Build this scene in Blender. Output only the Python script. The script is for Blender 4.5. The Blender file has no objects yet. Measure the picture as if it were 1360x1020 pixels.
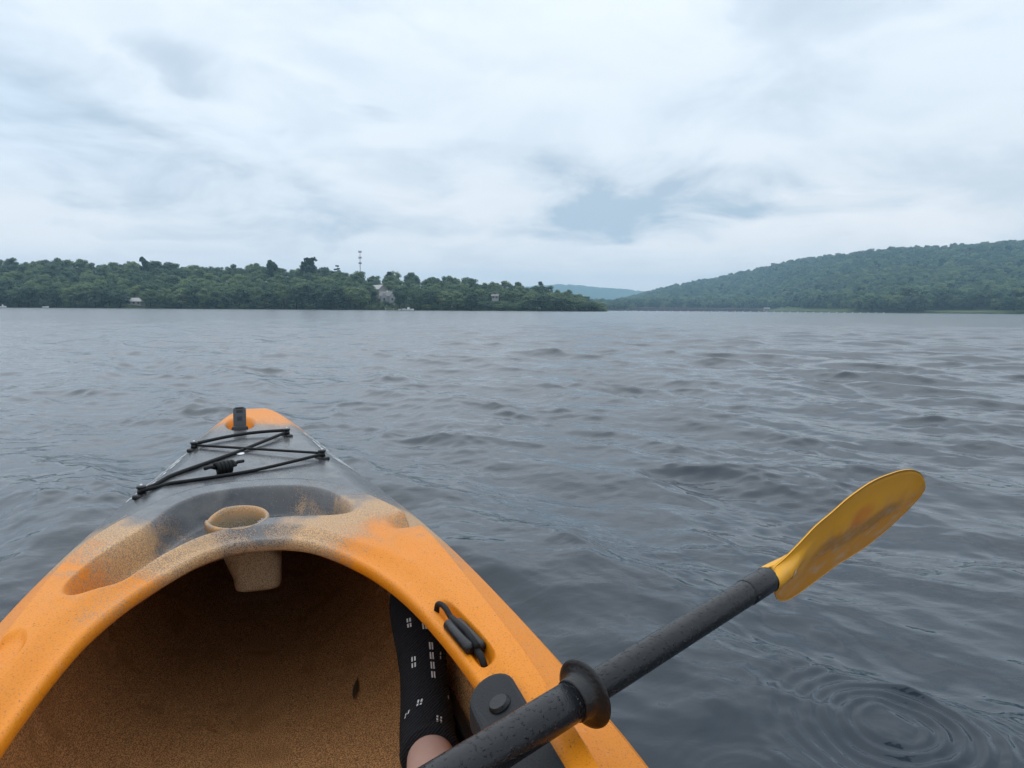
import bpy, bmesh, math, random
import numpy as np
from mathutils import Vector, Matrix

random.seed(7)
RNG = np.random.default_rng(11)
SC = bpy.context.scene
COL = SC.collection
PI = math.pi
R = math.radians

# ------------------------------------------------------------------ camera
CAM_H = 0.75
cam_d = bpy.data.cameras.new('camera')
cam = bpy.data.objects.new('camera', cam_d)
COL.objects.link(cam)
cam_d.sensor_width = 36.0
cam_d.lens = 950.0 / 1360.0 * 36.0
cam_d.clip_start = 0.02
cam_d.clip_end = 20000.0
cam.location = (0, 0, CAM_H)
cam.matrix_world = Matrix.Translation((0, 0, CAM_H)) @ Matrix.Rotation(R(90 - 5.95), 4, 'X') @ Matrix.Rotation(R(0.40), 4, 'Z')
SC.camera = cam

# ------------------------------------------------------------------ sun, exposure
SUN_EL, SUN_AZ = 62.0, -35.0           # azimuth measured from the view direction (+Y), negative = left
sd = bpy.data.lights.new('sun', 'SUN')
sd.energy = 0.6
sd.angle = R(100)
sd.color = (1.0, 0.99, 0.98)
sun = bpy.data.objects.new('sun', sd)
COL.objects.link(sun)
_sv = Vector((math.sin(R(SUN_AZ)) * math.cos(R(SUN_EL)), math.cos(R(SUN_AZ)) * math.cos(R(SUN_EL)), math.sin(R(SUN_EL))))
sun.rotation_euler = (-_sv).to_track_quat('-Z', 'Y').to_euler()

SC.view_settings.view_transform = 'Standard'
SC.view_settings.look = 'None'
SC.view_settings.gamma = 1.0
SC.view_settings.exposure = 0.12
SC.view_settings.use_curve_mapping = False
SC.render.engine = 'CYCLES'
SC.cycles.use_denoising = True
SC.cycles.max_bounces = 8
SC.cycles.diffuse_bounces = 4
SC.cycles.glossy_bounces = 4
SC.cycles.volume_bounces = 2
SC.cycles.caustics_reflective = False


# ------------------------------------------------------------------ node helper
class N:
    def __init__(self, tree):
        self.t = tree
        self.n = tree.nodes
        self.l = tree.links

    def new(self, typ, **kw):
        nd = self.n.new(typ)
        for k, v in kw.items():
            setattr(nd, k, v)
        return nd

    def put(self, sock, val):
        if hasattr(val, 'is_output') or isinstance(val, bpy.types.NodeSocket):
            self.l.new(val, sock)
        else:
            sock.default_value = val

    def math(self, op, a, b=0.0, c=None, clamp=False):
        nd = self.new('ShaderNodeMath', operation=op, use_clamp=clamp)
        self.put(nd.inputs[0], a)
        self.put(nd.inputs[1], b)
        if c is not None:
            self.put(nd.inputs[2], c)
        return nd.outputs[0]

    def vmath(self, op, a, b=None):
        nd = self.new('ShaderNodeVectorMath', operation=op)
        self.put(nd.inputs[0], a)
        if b is not None:
            if op == 'SCALE':
                self.put(nd.inputs['Scale'], b)
            else:
                self.put(nd.inputs[1], b)
        return nd.outputs['Value'] if op in ('LENGTH', 'DOT_PRODUCT') else nd.outputs[0]

    def noise(self, vec, scale, detail=3.0, rough=0.5, dist=0.0, dim='3D'):
        nd = self.new('ShaderNodeTexNoise', noise_dimensions=dim)
        if vec is not None:
            self.l.new(vec, nd.inputs['Vector'])
        nd.inputs['Scale'].default_value = scale
        nd.inputs['Detail'].default_value = detail
        nd.inputs['Roughness'].default_value = rough
        nd.inputs['Distortion'].default_value = dist
        return nd.outputs['Fac']

    def mix(self, f, a, b):
        nd = self.new('ShaderNodeMix', data_type='RGBA')
        self.put(nd.inputs[0], f)
        for s, v in ((nd.inputs[6], a), (nd.inputs[7], b)):
            if isinstance(v, bpy.types.NodeSocket):
                self.l.new(v, s)
            else:
                s.default_value = (v[0], v[1], v[2], 1.0)
        return nd.outputs[2]

    def step(self, x, a, b):
        nd = self.new('ShaderNodeMapRange', interpolation_type='SMOOTHSTEP')
        self.put(nd.inputs[0], x)
        nd.inputs[1].default_value = a
        nd.inputs[2].default_value = b
        nd.inputs[3].default_value = 0.0
        nd.inputs[4].default_value = 1.0
        return nd.outputs[0]

    def sep(self, v):
        nd = self.new('ShaderNodeSeparateXYZ')
        self.l.new(v, nd.inputs[0])
        return nd.outputs

    def comb(self, x, y, z):
        nd = self.new('ShaderNodeCombineXYZ')
        for s, v in zip(nd.inputs, (x, y, z)):
            self.put(s, v)
        return nd.outputs[0]

    def bump(self, h, strength, dist, normal=None):
        nd = self.new('ShaderNodeBump')
        nd.inputs['Strength'].default_value = strength
        nd.inputs['Distance'].default_value = dist
        self.l.new(h, nd.inputs['Height'])
        if normal is not None:
            self.l.new(normal, nd.inputs['Normal'])
        return nd.outputs[0]


def new_mat(name):
    m = bpy.data.materials.new(name)
    m.use_nodes = True
    n = N(m.node_tree)
    b = m.node_tree.nodes['Principled BSDF']
    return m, n, b


# ------------------------------------------------------------------ overcast sky
world = bpy.data.worlds.new('World')
SC.world = world
world.use_nodes = True
wn = N(world.node_tree)
world.node_tree.nodes.clear()
w_out = wn.new('ShaderNodeOutputWorld')
w_bg = wn.new('ShaderNodeBackground')
wn.l.new(w_bg.outputs[0], w_out.inputs[0])
sky = wn.new('ShaderNodeTexSky', sky_type='NISHITA', sun_disc=False)
sky.sun_elevation = R(SUN_EL)
sky.sun_rotation = R(SUN_AZ)
sky.air_density = 1.0
sky.dust_density = 2.0
tc = wn.new('ShaderNodeTexCoord')
dvec = tc.outputs['Generated']
dx, dy, dz = wn.sep(dvec)
zc = wn.math('MAXIMUM', dz, 0.0)
inv = wn.math('DIVIDE', 1.0, wn.math('ADD', zc, 0.26))
pl = wn.comb(wn.math('MULTIPLY', dx, inv), wn.math('MULTIPLY', dy, inv), 0.0)
az = wn.math('ARCTAN2', dx, dy)
el = wn.math('ARCSINE', dz)
# soft layered cloud sheet over the whole sky
n_big = wn.noise(pl, 0.55, 4.0, 0.5, 0.6)
n_mid = wn.noise(pl, 2.3, 6.0, 0.56, 0.5)
n_warp = wn.noise(pl, 2.4, 5.0, 0.55, 0.3)
n_warp2 = wn.noise(wn.vmath('ADD', pl, (7.3, 2.1, 4.0)), 1.5, 3.0, 0.5, 0.3)
warp_a = wn.math('MULTIPLY', wn.math('SUBTRACT', n_warp, 0.5), 0.46)
warp_e = wn.math('MULTIPLY', wn.math('SUBTRACT', n_warp2, 0.5), 0.17)
aw = wn.math('ADD', az, warp_a)
ew = wn.math('ADD', el, warp_e)


def cloud(px, py, sx, sy, amt, tilt=0.0):
    """a darker cloud base at a bearing/elevation of the sky"""
    a0 = math.atan((px - 680) / 950.0)
    e0 = math.atan((411 - py) / 950.0)
    da = wn.math('SUBTRACT', aw, a0)
    de = wn.math('SUBTRACT', ew, e0)
    de = wn.math('ADD', de, wn.math('MULTIPLY', da, tilt))
    da = wn.math('DIVIDE', da, sx)
    de = wn.math('DIVIDE', de, sy)
    q = wn.math('ADD', wn.math('MULTIPLY', da, da), wn.math('MULTIPLY', de, de))
    return wn.math('MULTIPLY', wn.math('SUBTRACT', 1.0, wn.step(q, 0.05, 2.2)), amt)


CL = [(120, 232, 0.26, 0.050, 0.62, 0.22), (20, 150, 0.13, 0.042, 0.42, 0.25), (345, 150, 0.10, 0.026, 0.55, 0.2),
      (425, 216, 0.07, 0.022, 0.36, 0.25), (840, 268, 0.19, 0.044, 0.85, 0.03), (620, 236, 0.13, 0.024, 0.25, -0.05),
      (1120, 25, 0.13, 0.05, 0.42, -0.25), (1060, 150, 0.16, 0.04, 0.22, -0.05), (170, 0, 0.14, 0.05, 0.3, 0.0),
      (1360, 250, 0.14, 0.06, 0.3, 0.0), (480, 40, 0.12, 0.06, 0.2, 0.0), (560, 300, 0.2, 0.018, 0.25, 0.0),
      (1000, 300, 0.16, 0.014, 0.25, 0.0), (230, 330, 0.2, 0.014, 0.22, 0.05)]
dark = None
for c in CL:
    v = cloud(*c)
    dark = v if dark is None else wn.math('ADD', dark, v)
mott = wn.math('ADD', wn.math('MULTIPLY', wn.step(n_big, 0.38, 0.68), 0.20), wn.math('MULTIPLY', wn.step(n_mid, 0.40, 0.70), 0.24))
dark = wn.math('MULTIPLY', dark, wn.math('ADD', 0.10, wn.math('MULTIPLY', wn.step(n_mid, 0.30, 0.62), 1.0)))
dark = wn.math('ADD', dark, mott, clamp=True)
thin = wn.step(wn.noise(wn.vmath('ADD', pl, (3.0, 9.0, 1.0)), 0.8, 3.0, 0.5, 0.4), 0.45, 0.7)
bright = wn.mix(thin, (0.79, 0.845, 0.895), (0.67, 0.785, 0.90))
low = wn.math('SUBTRACT', 1.0, wn.step(el, 0.02, 0.26))
bright = wn.mix(wn.math('MULTIPLY', low, 0.75), bright, (1.12, 1.03, 0.985))
cloudcol = wn.mix(dark, bright, (0.44, 0.53, 0.62))
sky_s = wn.vmath('SCALE', sky.outputs[0], 0.10)
nm = wn.mix(0.90, sky_s, cloudcol)
# an overcast sky brightens evenly towards the zenith
nm = wn.vmath('SCALE', nm, wn.math('ADD', 0.90, wn.math('MULTIPLY', wn.math('POWER', zc, 1.8), 0.60)))
wn.l.new(nm, w_bg.inputs[0])
w_bg.inputs[1].default_value = 1.22


# ------------------------------------------------------------------ object helpers
def link(o, parent=None):
    COL.objects.link(o)
    if parent is not None:
        o.parent = parent
    return o


def mesh_data(name, verts, faces, mat=None, smooth=True):
    me = bpy.data.meshes.new(name)
    verts = np.asarray(verts, dtype=np.float32)
    if isinstance(faces, np.ndarray) and faces.ndim == 2:
        nf, k = faces.shape
        me.vertices.add(len(verts))
        me.vertices.foreach_set('co', verts.ravel())
        me.loops.add(nf * k)
        me.loops.foreach_set('vertex_index', faces.astype(np.int32).ravel())
        me.polygons.add(nf)
        me.polygons.foreach_set('loop_start', np.arange(0, nf * k, k, dtype=np.int32))
        me.polygons.foreach_set('loop_total', np.full(nf, k, dtype=np.int32))
        me.update(calc_edges=True)
    else:
        me.from_pydata([tuple(map(float, v)) for v in verts], [], [tuple(map(int, f)) for f in faces])
        me.update()
    if smooth:
        me.polygons.foreach_set('use_smooth', np.ones(len(me.polygons), dtype=bool))
    if mat is not None:
        me.materials.append(mat)
    return me


def mesh_obj(name, verts, faces, mat=None, parent=None, smooth=True):
    return link(bpy.data.objects.new(name, mesh_data(name, verts, faces, mat, smooth)), parent)


def bm_obj(name, bm, mat, parent=None, smooth=False):
    me = bpy.data.meshes.new(name)
    bmesh.ops.recalc_face_normals(bm, faces=bm.faces[:])
    bm.to_mesh(me)
    bm.free()
    if smooth:
        me.polygons.foreach_set('use_smooth', np.ones(len(me.polygons), dtype=bool))
    me.materials.append(mat)
    return link(bpy.data.objects.new(name, me), parent)


def empty(name, loc=(0, 0, 0), rz=0.0):
    o = bpy.data.objects.new(name, None)
    o.location = loc
    o.rotation_euler = (0, 0, rz)
    return link(o)


def tag(o, label=None, cat=None, group=None, kind=None):
    if label:
        o['label'] = label
    if cat:
        o['category'] = cat
    if group:
        o['group'] = group
    if kind:
        o['kind'] = kind
    return o


def copy_thing(root):
    r = root.copy()
    COL.objects.link(r)
    for ch in list(root.children):
        c = ch.copy()
        COL.objects.link(c)
        c.parent = r
    return r


def box(bm, x0, x1, y0, y1, z0, z1, bevel=0.0, mtx=None):
    vs = [bm.verts.new(v) for v in ((x0, y0, z0), (x1, y0, z0), (x1, y1, z0), (x0, y1, z0),
                                    (x0, y0, z1), (x1, y0, z1), (x1, y1, z1), (x0, y1, z1))]
    fs = [bm.faces.new([vs[i] for i in f]) for f in ((0, 3, 2, 1), (4, 5, 6, 7), (0, 1, 5, 4), (1, 2, 6, 5), (2, 3, 7, 6), (3, 0, 4, 7))]
    out = vs
    if bevel > 0:
        es = list({e for f in fs for e in f.edges})
        r = bmesh.ops.bevel(bm, geom=es, offset=bevel, segments=3, profile=0.5, affect='EDGES')
        out = list({v for f in r['faces'] for v in f.verts} | {v for v in vs if v.is_valid})
    if mtx is not None:
        bmesh.ops.transform(bm, matrix=mtx, verts=[v for v in out if v.is_valid])
    return out


def grid_faces(n, m, wrap=False):
    i, j = np.meshgrid(np.arange(n - 1), np.arange(m if wrap else m - 1), indexing='ij')
    j2 = (j + 1) % m
    return np.stack([i * m + j, i * m + j2, (i + 1) * m + j2, (i + 1) * m + j], -1).reshape(-1, 4)


def tube(pts, rad, seg=10, cap=True, squash=None):
    """closed tube along a polyline; rad scalar or list of r or (a, b)"""
    P = [Vector(p) for p in pts]
    n = len(P)
    verts = []
    prev = None
    for i, p in enumerate(P):
        t = (P[min(i + 1, n - 1)] - P[max(i - 1, 0)]).normalized()
        if prev is None:
            ref = Vector((0, 0, 1)) if abs(t.z) < 0.9 else Vector((1, 0, 0))
            u = t.cross(ref).normalized()
        else:
            u = (prev - t * prev.dot(t)).normalized()
        prev = u
        v = t.cross(u)
        r = rad[i] if isinstance(rad, (list, tuple)) else rad
        a, b = r if isinstance(r, (list, tuple)) else (r, r)
        for k in range(seg):
            an = 2 * PI * k / seg
            verts.append(p + u * (a * math.cos(an)) + v * (b * math.sin(an)))
    faces = [tuple(f) for f in grid_faces(n, seg, True)]
    if cap:
        verts.append(P[0])
        verts.append(P[-1])
        c0, c1 = n * seg, n * seg + 1
        for k in range(seg):
            faces.append((c0, (k + 1) % seg, k))
            faces.append((c1, (n - 1) * seg + k, (n - 1) * seg + (k + 1) % seg))
    return [tuple(v) for v in verts], faces


def smooth_path(ctrl, n=40):
    """Catmull-Rom through control points"""
    C = [np.array(c, float) for c in ctrl]
    C = [2 * C[0] - C[1]] + C + [2 * C[-1] - C[-2]]
    out = []
    segs = len(C) - 3
    per = max(2, n // segs)
    for s in range(segs):
        p0, p1, p2, p3 = C[s:s + 4]
        for k in range(per):
            t = k / per
            out.append(0.5 * (2 * p1 + (p2 - p0) * t + (2 * p0 - 5 * p1 + 4 * p2 - p3) * t * t + (3 * p1 - p0 - 3 * p2 + p3) * t ** 3))
    out.append(C[-2])
    return np.array(out)


def pchip(xs, ys):
    xs = np.array(xs, float)
    ys = np.array(ys, float)
    h = np.diff(xs)
    d = np.diff(ys) / h
    m = np.zeros_like(xs)
    for i in range(1, len(xs) - 1):
        if d[i - 1] * d[i] > 0:
            w1, w2 = 2 * h[i] + h[i - 1], h[i] + 2 * h[i - 1]
            m[i] = (w1 + w2) / (w1 / d[i - 1] + w2 / d[i])
    m[0], m[-1] = d[0], d[-1]

    def f(x):
        x = np.clip(np.asarray(x, float), xs[0], xs[-1])
        i = np.clip(np.searchsorted(xs, x) - 1, 0, len(xs) - 2)
        t = (x - xs[i]) / h[i]
        return ((1 + 2 * t) * (1 - t) ** 2 * ys[i] + t * (1 - t) ** 2 * h[i] * m[i]
                + t * t * (3 - 2 * t) * ys[i + 1] + t * t * (t - 1) * h[i] * m[i + 1])
    return f


def sm(a, b, x):
    t = np.clip((x - a) / (b - a), 0, 1)
    return t * t * (3 - 2 * t)


# ------------------------------------------------------------------ kayak shape functions (kayak frame: X to the bow, Y to port, Z up)
YAW = R(20.0)
HX = np.array([-math.sin(YAW), math.cos(YAW)])
HY = np.array([-math.cos(YAW), -math.sin(YAW)])

S_PTS = [(2.96, 0), (2.952, .028), (2.91, .072), (2.82, .118), (2.66, .162), (2.45, .203), (2.2, .247), (1.92, .300), (1.64, .338), (1.33, .366),
         (1.0, .380), (.6, .389), (.2, .388), (-.2, .36), (-.6, .30), (-.95, .20), (-1.2, .09), (-1.28, .035), (-1.3, 0)]
C_PTS = [(1.788, 0), (1.780, .06), (1.750, .12), (1.684, .175), (1.587, .22), (1.468, .262), (1.372, .284), (1.25, .298), (1.0, .304), (.6, .307),
         (.3, .307), (0, .29), (-.25, .26), (-.45, .19), (-.55, .1), (-.58, 0)]
O_PTS = [(1.345, 0), (1.336, .047), (1.304, .091), (1.254, .125), (1.195, .155), (1.122, .184), (1.02, .211), (.89, .231), (.76, .243), (.6, .247),
         (.4, .252), (.2, .248), (0, .230), (-.2, .19), (-.33, .12), (-.38, .06), (-.39, 0)]

hullW = pchip([p[0] for p in S_PTS][::-1], [p[1] for p in S_PTS][::-1])
sheerZ = pchip([-1.3, -.8, -.2, .25, .45, .7, 1.0, 1.7, 2.2, 2.6, 2.96], [.27, .235, .215, .215, .235, .262, .27, .272, .285, .308, .338])
crownZ = pchip([-1.3, -.8, -.2, .25, .45, .7, 1.0, 1.5, 1.85, 2.2, 2.5, 2.8, 2.92, 2.96], [.28, .29, .265, .255, .275, .305, .318, .326, .328, .333, .342, .357, .361, .346])
plateZ = pchip([-.6, -.2, .25, .45, .62, .8, 1.0, 1.3, 1.6, 1.83], [.30, .275, .258, .283, .315, .334, .340, .345, .346, .342])
keelZ = pchip([-1.3, -1.22, -1.05, -.8, 0, 1.8, 2.3, 2.6, 2.8, 2.9, 2.96], [.25, .12, -.03, -.085, -.095, -.095, -.075, -.02, .07, .17, .30])


def half_curve(pts, nf, nr, xsplit=0.5):
    """resample a half outline front->rear: nf points to xsplit, nr after"""
    P = smooth_path(pts, 600)
    d = np.concatenate([[0], np.cumsum(np.hypot(*np.diff(P, axis=0).T))])
    k = np.argmax(P[:, 0] < xsplit)
    ds = d[k]
    # gather samples towards the bow end a little
    t = np.concatenate([ds * np.linspace(0, 1, nf, endpoint=False), ds + (d[-1] - ds) * np.linspace(0, 1, nr)])
    return np.stack([np.interp(t, d, P[:, 0]), np.interp(t, d, P[:, 1])], 1)


def ring_curve(pts, nf, nr):
    h = half_curve(pts, nf, nr)
    left = h
    right = h[1:-1][::-1] * [1, -1]
    return np.concatenate([left, right])          # closed loop, starts at bow, goes down port side, back up starboard


NF, NR = 300, 70
CS, CC, CO = (ring_curve(p, NF, NR) for p in (S_PTS, C_PTS, O_PTS))
CO[:, 1] += .012 * sm(.05, .18, CO[:, 1]) * (1 - sm(1.0, 1.28, CO[:, 0]))          # the moulding is a little wider to port
TOGX, TOGY = .872, .2465
CUP = np.array([1.450, 0.036])
CUP_R = 0.050
CUP_E = 1.26          # the ring is longer fore and aft


def outer_deck_z(X, Y):
    w = np.maximum(hullW(X), 1e-3)
    r = np.clip(np.abs(Y) / w, 0, 1)
    p = 1 - np.where(r < .66, 0, ((r - .66) / .34)) ** 1.35
    p = p * (1 - .06 * r * r)
    zs, zc_ = sheerZ(X), crownZ(X)
    return zs + (zc_ - zs) * p


def recess_grip(X, Y):
    """bow bowl round the carry handle"""
    q = ((X - 2.64) / .115) ** 2 + ((Y - .046) / .047) ** 2
    return -.040 * (1 - sm(.45, 1.1, q))


def plate_z(X, Y, s):
    z = plateZ(X)
    front = sm(1.0, 1.28, X)
    # inner lip leans down into the cockpit
    lean = np.clip(s / (.42 * (1 - front) + .11 * front), 0, 1)
    z = z - (.014 * (1 - front) + .014 * front) * (1 - lean * lean * (3 - 2 * lean))
    z = z + .004 * sm(.3, .6, s)
    # tray in front of the cockpit
    endx = np.where(Y > 0, sm(1.125, 1.205, X - .05 * ((s - .42) / .32) ** 2), sm(1.405, 1.475, X - .05 * ((s - .42) / .32) ** 2))
    so = .60 + .17 * sm(1.38, 1.66, X)
    m = sm(.105, .170, s) * (1 - sm(so - .13, so, s)) * endx
    z = z - .058 * m
    # notch for the paddle shaft, starboard
    nb = np.clip(1.35 - np.abs(X - 1.325 - (np.abs(Y) - .26) * .25) / .040, 0, 1)
    nb = nb * nb * (3 - 2 * nb)
    z = z - .040 * nb * sm(.220, .292, np.abs(Y)) * (Y < 0)
    # recess of the bungee toggle
    a = X - TOGX
    b = -Y - (TOGY - .10 * a)
    e = (np.abs(a / .094) ** 4 + np.abs(b / .0162) ** 4) ** .25
    z = z - .017 * (1 - sm(.82, 1.02, e)) * sm(.06, .24, s)
    # shallow dimple on the port side
    q = ((X - .980) / .045) ** 2 + ((Y - .286) / .016) ** 2
    z = z - .008 * (1 - sm(.3, 1.2, q))
    return z


def build_deck():
    NA, NB = 96, 110
    M = len(CO)
    sA = np.linspace(0, 1, NA)
    sB = np.concatenate([np.linspace(0, .06, 8, endpoint=False), np.linspace(.06, 1, NB - 8)])
    rows = []
    # outer deck, starting just under the plate edge
    A = []
    for s in sA:
        P = CO * (1 - s) + CC * s
        z = plate_z(P[:, 0], P[:, 1], s)
        A.append(np.column_stack([P, z]))
    B = []
    for t in sB:
        P = CC * (1 - t) + CS * t
        z = outer_deck_z(P[:, 0], P[:, 1]) + recess_grip(P[:, 0], P[:, 1])
        B.append(np.column_stack([P, z]))
    B = np.array(B)
    A = np.array(A)
    # round the plate edge down on to the outer deck
    zB0 = B[0][:, 2]
    step_h = np.maximum(.012, A[-1][:, 2] - zB0)
    low = zB0
    for i, s in enumerate(sA):
        e = np.clip((s - .90) / .10, 0, 1)
        drop = 1 - np.sqrt(np.clip(1 - e ** 2.6, 0, 1))
        A[i][:, 2] = A[i][:, 2] * (1 - drop) + (low - .002) * drop
    # rolled lip at the opening
    nrm = CO - np.roll(CO, 1, axis=0)
    tang = (np.roll(CO, -1, axis=0) - np.roll(CO, 1, axis=0))
    tang /= np.linalg.norm(tang, axis=1)[:, None]
    # the loop runs bow -> port -> stern, so inward is to its left
    inw = np.column_stack([-tang[:, 1], tang[:, 0]])
    cen = np.array([.5, 0])
    flip = np.sign(np.sum(inw * (cen - CO), axis=1))
    inw *= np.where(flip == 0, 1, flip)[:, None]
    z0 = A[0][:, 2]
    lip = []
    for off, dz_ in ((.000, -.0230), (.0025, -.0225), (.0050, -.0190), (.0064, -.0120), (.0058, -.0055), (.0036, -.0018), (.0014, -.0003)):
        lip.append(np.column_stack([CO + inw * off, z0 + dz_]))
    top = np.concatenate([np.array(lip), A, B])
    n = len(top)
    V = top.reshape(-1, 3)
    F = grid_faces(n, M, True)
    # hole for the cup holder
    c = V[F].mean(1)
    keep = np.hypot((c[:, 0] - CUP[0]) / CUP_E, c[:, 1] - CUP[1]) > CUP_R - .003
    F = F[keep]
    # underside skin
    und = np.concatenate([A, B])
    U = und.reshape(-1, 3) - [0, 0, .007]
    UF = grid_faces(len(und), M, True)
    c = U[UF].mean(1)
    UF = UF[np.hypot((c[:, 0] - CUP[0]) / CUP_E, c[:, 1] - CUP[1]) > CUP_R - .003][:, ::-1]
    V2 = np.concatenate([V, U])
    F2 = np.concatenate([F, UF + len(V)])
    return V2, F2


def hull_half(X, z, inset=0.0):
    zs, zk = sheerZ(X), keelZ(X)
    u = np.clip((zs - z) / np.maximum(zs - zk, 1e-4), 0, 1)
    return hullW(X) * (1 - .06 * u) * np.clip(1 - u ** 5, 0, 1) ** (1 / 2.3)


def build_hull():
    XS = np.unique(np.concatenate([np.linspace(-1.3, -1.0, 16), np.linspace(-1.0, 2.5, 90), np.linspace(2.5, 2.96, 34)]))
    K = 22
    u = 1 - (1 - np.linspace(0, 1, K)) ** 1.9
    u[-1] = 1.0

    def shell(inset, dz_, zt):
        V = []
        for X in XS:
            zs, zk = float(sheerZ(X)) - zt, float(keelZ(X)) + dz_
            zk = min(zk, zs - .004)
            w = max(float(hullW(X)) - inset, .0015)
            half = []
            for t in u:
                half.append((w * (1 - .06 * t) * max(0, 1 - t ** 5) ** (1 / 2.3), zs + (zk - zs) * t))
            if inset == 0:
                half = [(w, zs), (w + .005, zs - .004), (w + .006, zs - .011), (w + .001, zs - .016)] + [(a, b) for a, b in half if b < zs - .02]
                while len(half) < K + 3:
                    half.insert(4, (half[3][0] * .9995, half[3][1] - .0005))
            row = [(X, a, b) for a, b in half] + [(X, -a, b) for a, b in half[::-1][1:]]
            V.append(row)
        return np.array(V)
    O_ = shell(0, 0, 0)
    I_ = shell(.022, .016, .010)
    nO, mO = O_.shape[:2]
    nI, mI = I_.shape[:2]
    return (O_.reshape(-1, 3), grid_faces(nO, mO)[:, ::-1]), (I_.reshape(-1, 3), grid_faces(nI, mI))


# ------------------------------------------------------------------ water
def water_material():
    m, n, b = new_mat('lake_water')
    b.inputs['Base Color'].default_value = (0.019, 0.031, 0.043, 1)
    b.inputs['IOR'].default_value = 1.333
    at = n.new('ShaderNodeAttribute', attribute_name='rough', attribute_type='GEOMETRY')
    n.l.new(at.outputs['Fac'], b.inputs['Roughness'])
    g = n.new('ShaderNodeNewGeometry')
    pos = g.outputs['Position']
    st = n.vmath('MULTIPLY', pos, (1.0, 1.55, 1.0))
    h1 = n.noise(st, 16.0, 3.0, 0.55, 0.6)
    h2 = n.noise(st, 4.2, 3.0, 0.5, 0.8)
    patch = n.step(n.noise(pos, 0.55, 2.0), 0.40, 0.62)
    h = n.math('ADD', n.math('MULTIPLY', h1, n.math('ADD', 0.12, n.math('MULTIPLY', patch, 0.28))), h2)
    n.l.new(n.bump(h, 1.0, 0.0046), b.inputs['Normal'])
    return m


def ripples(x, y):
    z = np.zeros_like(x)
    for cx, cy, r0, r1, lam, amp, sx in ((.662, 1.165, .060, .33, .024, .0034, 1.0), (.36, 1.06, .05, .17, .017, .0005, 1.0)):
        d = np.hypot(x - cx, y - cy)
        env = sm(r0 * .4, r0 * 1.3, d) * (1 - sm(r0 * 1.6, r1, d))
        ang = np.arctan2(y - cy, x - cx)
        env = env * (.78 + .22 * np.cos(ang - .2))
        z += amp * env * np.cos(2 * PI * d / (lam * (1 + .35 * d / r1)))
    return z


def build_water():
    th = np.concatenate([np.linspace(R(-43), R(43), 980), np.linspace(R(43), R(95), 150)[1:], np.linspace(R(95), R(265), 110)[1:], np.linspace(R(265), R(317), 150)[1:-1]])
    rr = [.30]
    while rr[-1] < 900:
        r = rr[-1]
        rr.append(r + max(.0070, .0036 * r + .00022 * r * r))
    rr = np.array(rr + [1500, 2600, 4200, 6500])
    dr = np.gradient(rr)
    Rg, Tg = np.meshgrid(rr, th, indexing='ij')
    X0 = Rg * np.sin(Tg)
    Y0 = Rg * np.cos(Tg)
    Z = np.zeros_like(X0)
    DX = np.zeros_like(X0)
    DY = np.zeros_like(X0)
    rng = np.random.default_rng(5)
    lost = np.zeros(len(rr))
    bands = [(4.5, 2.2, 8, .022, 1.2), (2.2, 1.1, 18, .070, 1.4), (1.1, .55, 30, .094, 1.3), (.55, .28, 32, .096, 1.1), (.28, .14, 34, .086, .9), (.14, .07, 32, .064, .6), (.07, .034, 26, .034, .3)]
    # cat's-paws: the short waves come in patches
    gq = np.zeros_like(X0)
    for i in range(14):
        lam = math.exp(rng.uniform(math.log(.45), math.log(3.2)))
        an = rng.uniform(0, 2 * PI)
        gq += np.cos(2 * PI / lam * (math.cos(an) * X0 * .8 + math.sin(an) * Y0 * 1.2) + rng.uniform(0, 6.28))
    group = .62 + .85 * sm(-1.2, 2.2, gq / 2.65)
    for hi, lo, cnt, slope, ch in bands:
        for i in range(cnt):
            lam = math.exp(rng.uniform(math.log(lo), math.log(hi)))
            k = 2 * PI / lam
            spread = .42 if lam > .7 else (.6 if lam > .28 else .85)
            an = R(230) + rng.normal(0, spread)
            kx, ky = k * math.cos(an), k * math.sin(an)
            a = slope * math.sqrt(2 / cnt) / k * rng.uniform(.6, 1.35)
            w = np.clip((lam / dr - 2.2) / 1.6, 0, 1)
            lost += (1 - w) * (a * k) ** 2 / 2 * .5
            lim = int(np.argmax(w <= 0)) if (w <= 0).any() else len(rr)
            if lim == 0:
                continue
            ph = kx * X0[:lim] + ky * Y0[:lim] + rng.uniform(0, 2 * PI)
            aw_ = a * w[:lim, None] * (group[:lim] if lam < .9 else 1.0)
            s_, c_ = np.sin(ph), np.cos(ph)
            Z[:lim] += aw_ * c_
            DX[:lim] -= ch * aw_ * s_ * math.cos(an)
            DY[:lim] -= ch * aw_ * s_ * math.sin(an)
    Z += ripples(X0 + .9 * DX, Y0 + .9 * DY)
    X, Y = X0 + DX, Y0 + DY
    # the hull displaces the water
    kx_ = X * HX[0] + Y * HX[1]
    ky_ = X * HY[0] + Y * HY[1]
    near = (Rg < 4.0) & (kx_ > -1.3) & (kx_ < 2.96)
    hw = np.zeros_like(X)
    hw[near] = hull_half(kx_[near], np.clip(Z[near], -.08, .2)) - .010
    inside = near & (np.abs(ky_) < hw)
    Z[inside] = np.minimum(Z[inside], 0) - .05
    n, m = X.shape
    V = np.stack([X, Y, Z], -1).reshape(-1, 3)
    F = grid_faces(n, m, True)[:, ::-1]
    ins = inside.reshape(-1)
    F = F[~ins[F].all(1)]
    o = mesh_obj('lake_water', V, F, water_material())
    tag(o, kind='structure')
    rough = np.clip(np.sqrt(np.sqrt(lost * .10 + 1.5e-7)), .02, .30)         # unresolved slopes become roughness
    rough = np.repeat(rough[:, None], m, 1).reshape(-1).astype(np.float32)
    at = o.data.attributes.new('rough', 'FLOAT', 'POINT')
    at.data.foreach_set('value', rough)
    return o


build_water()

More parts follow.
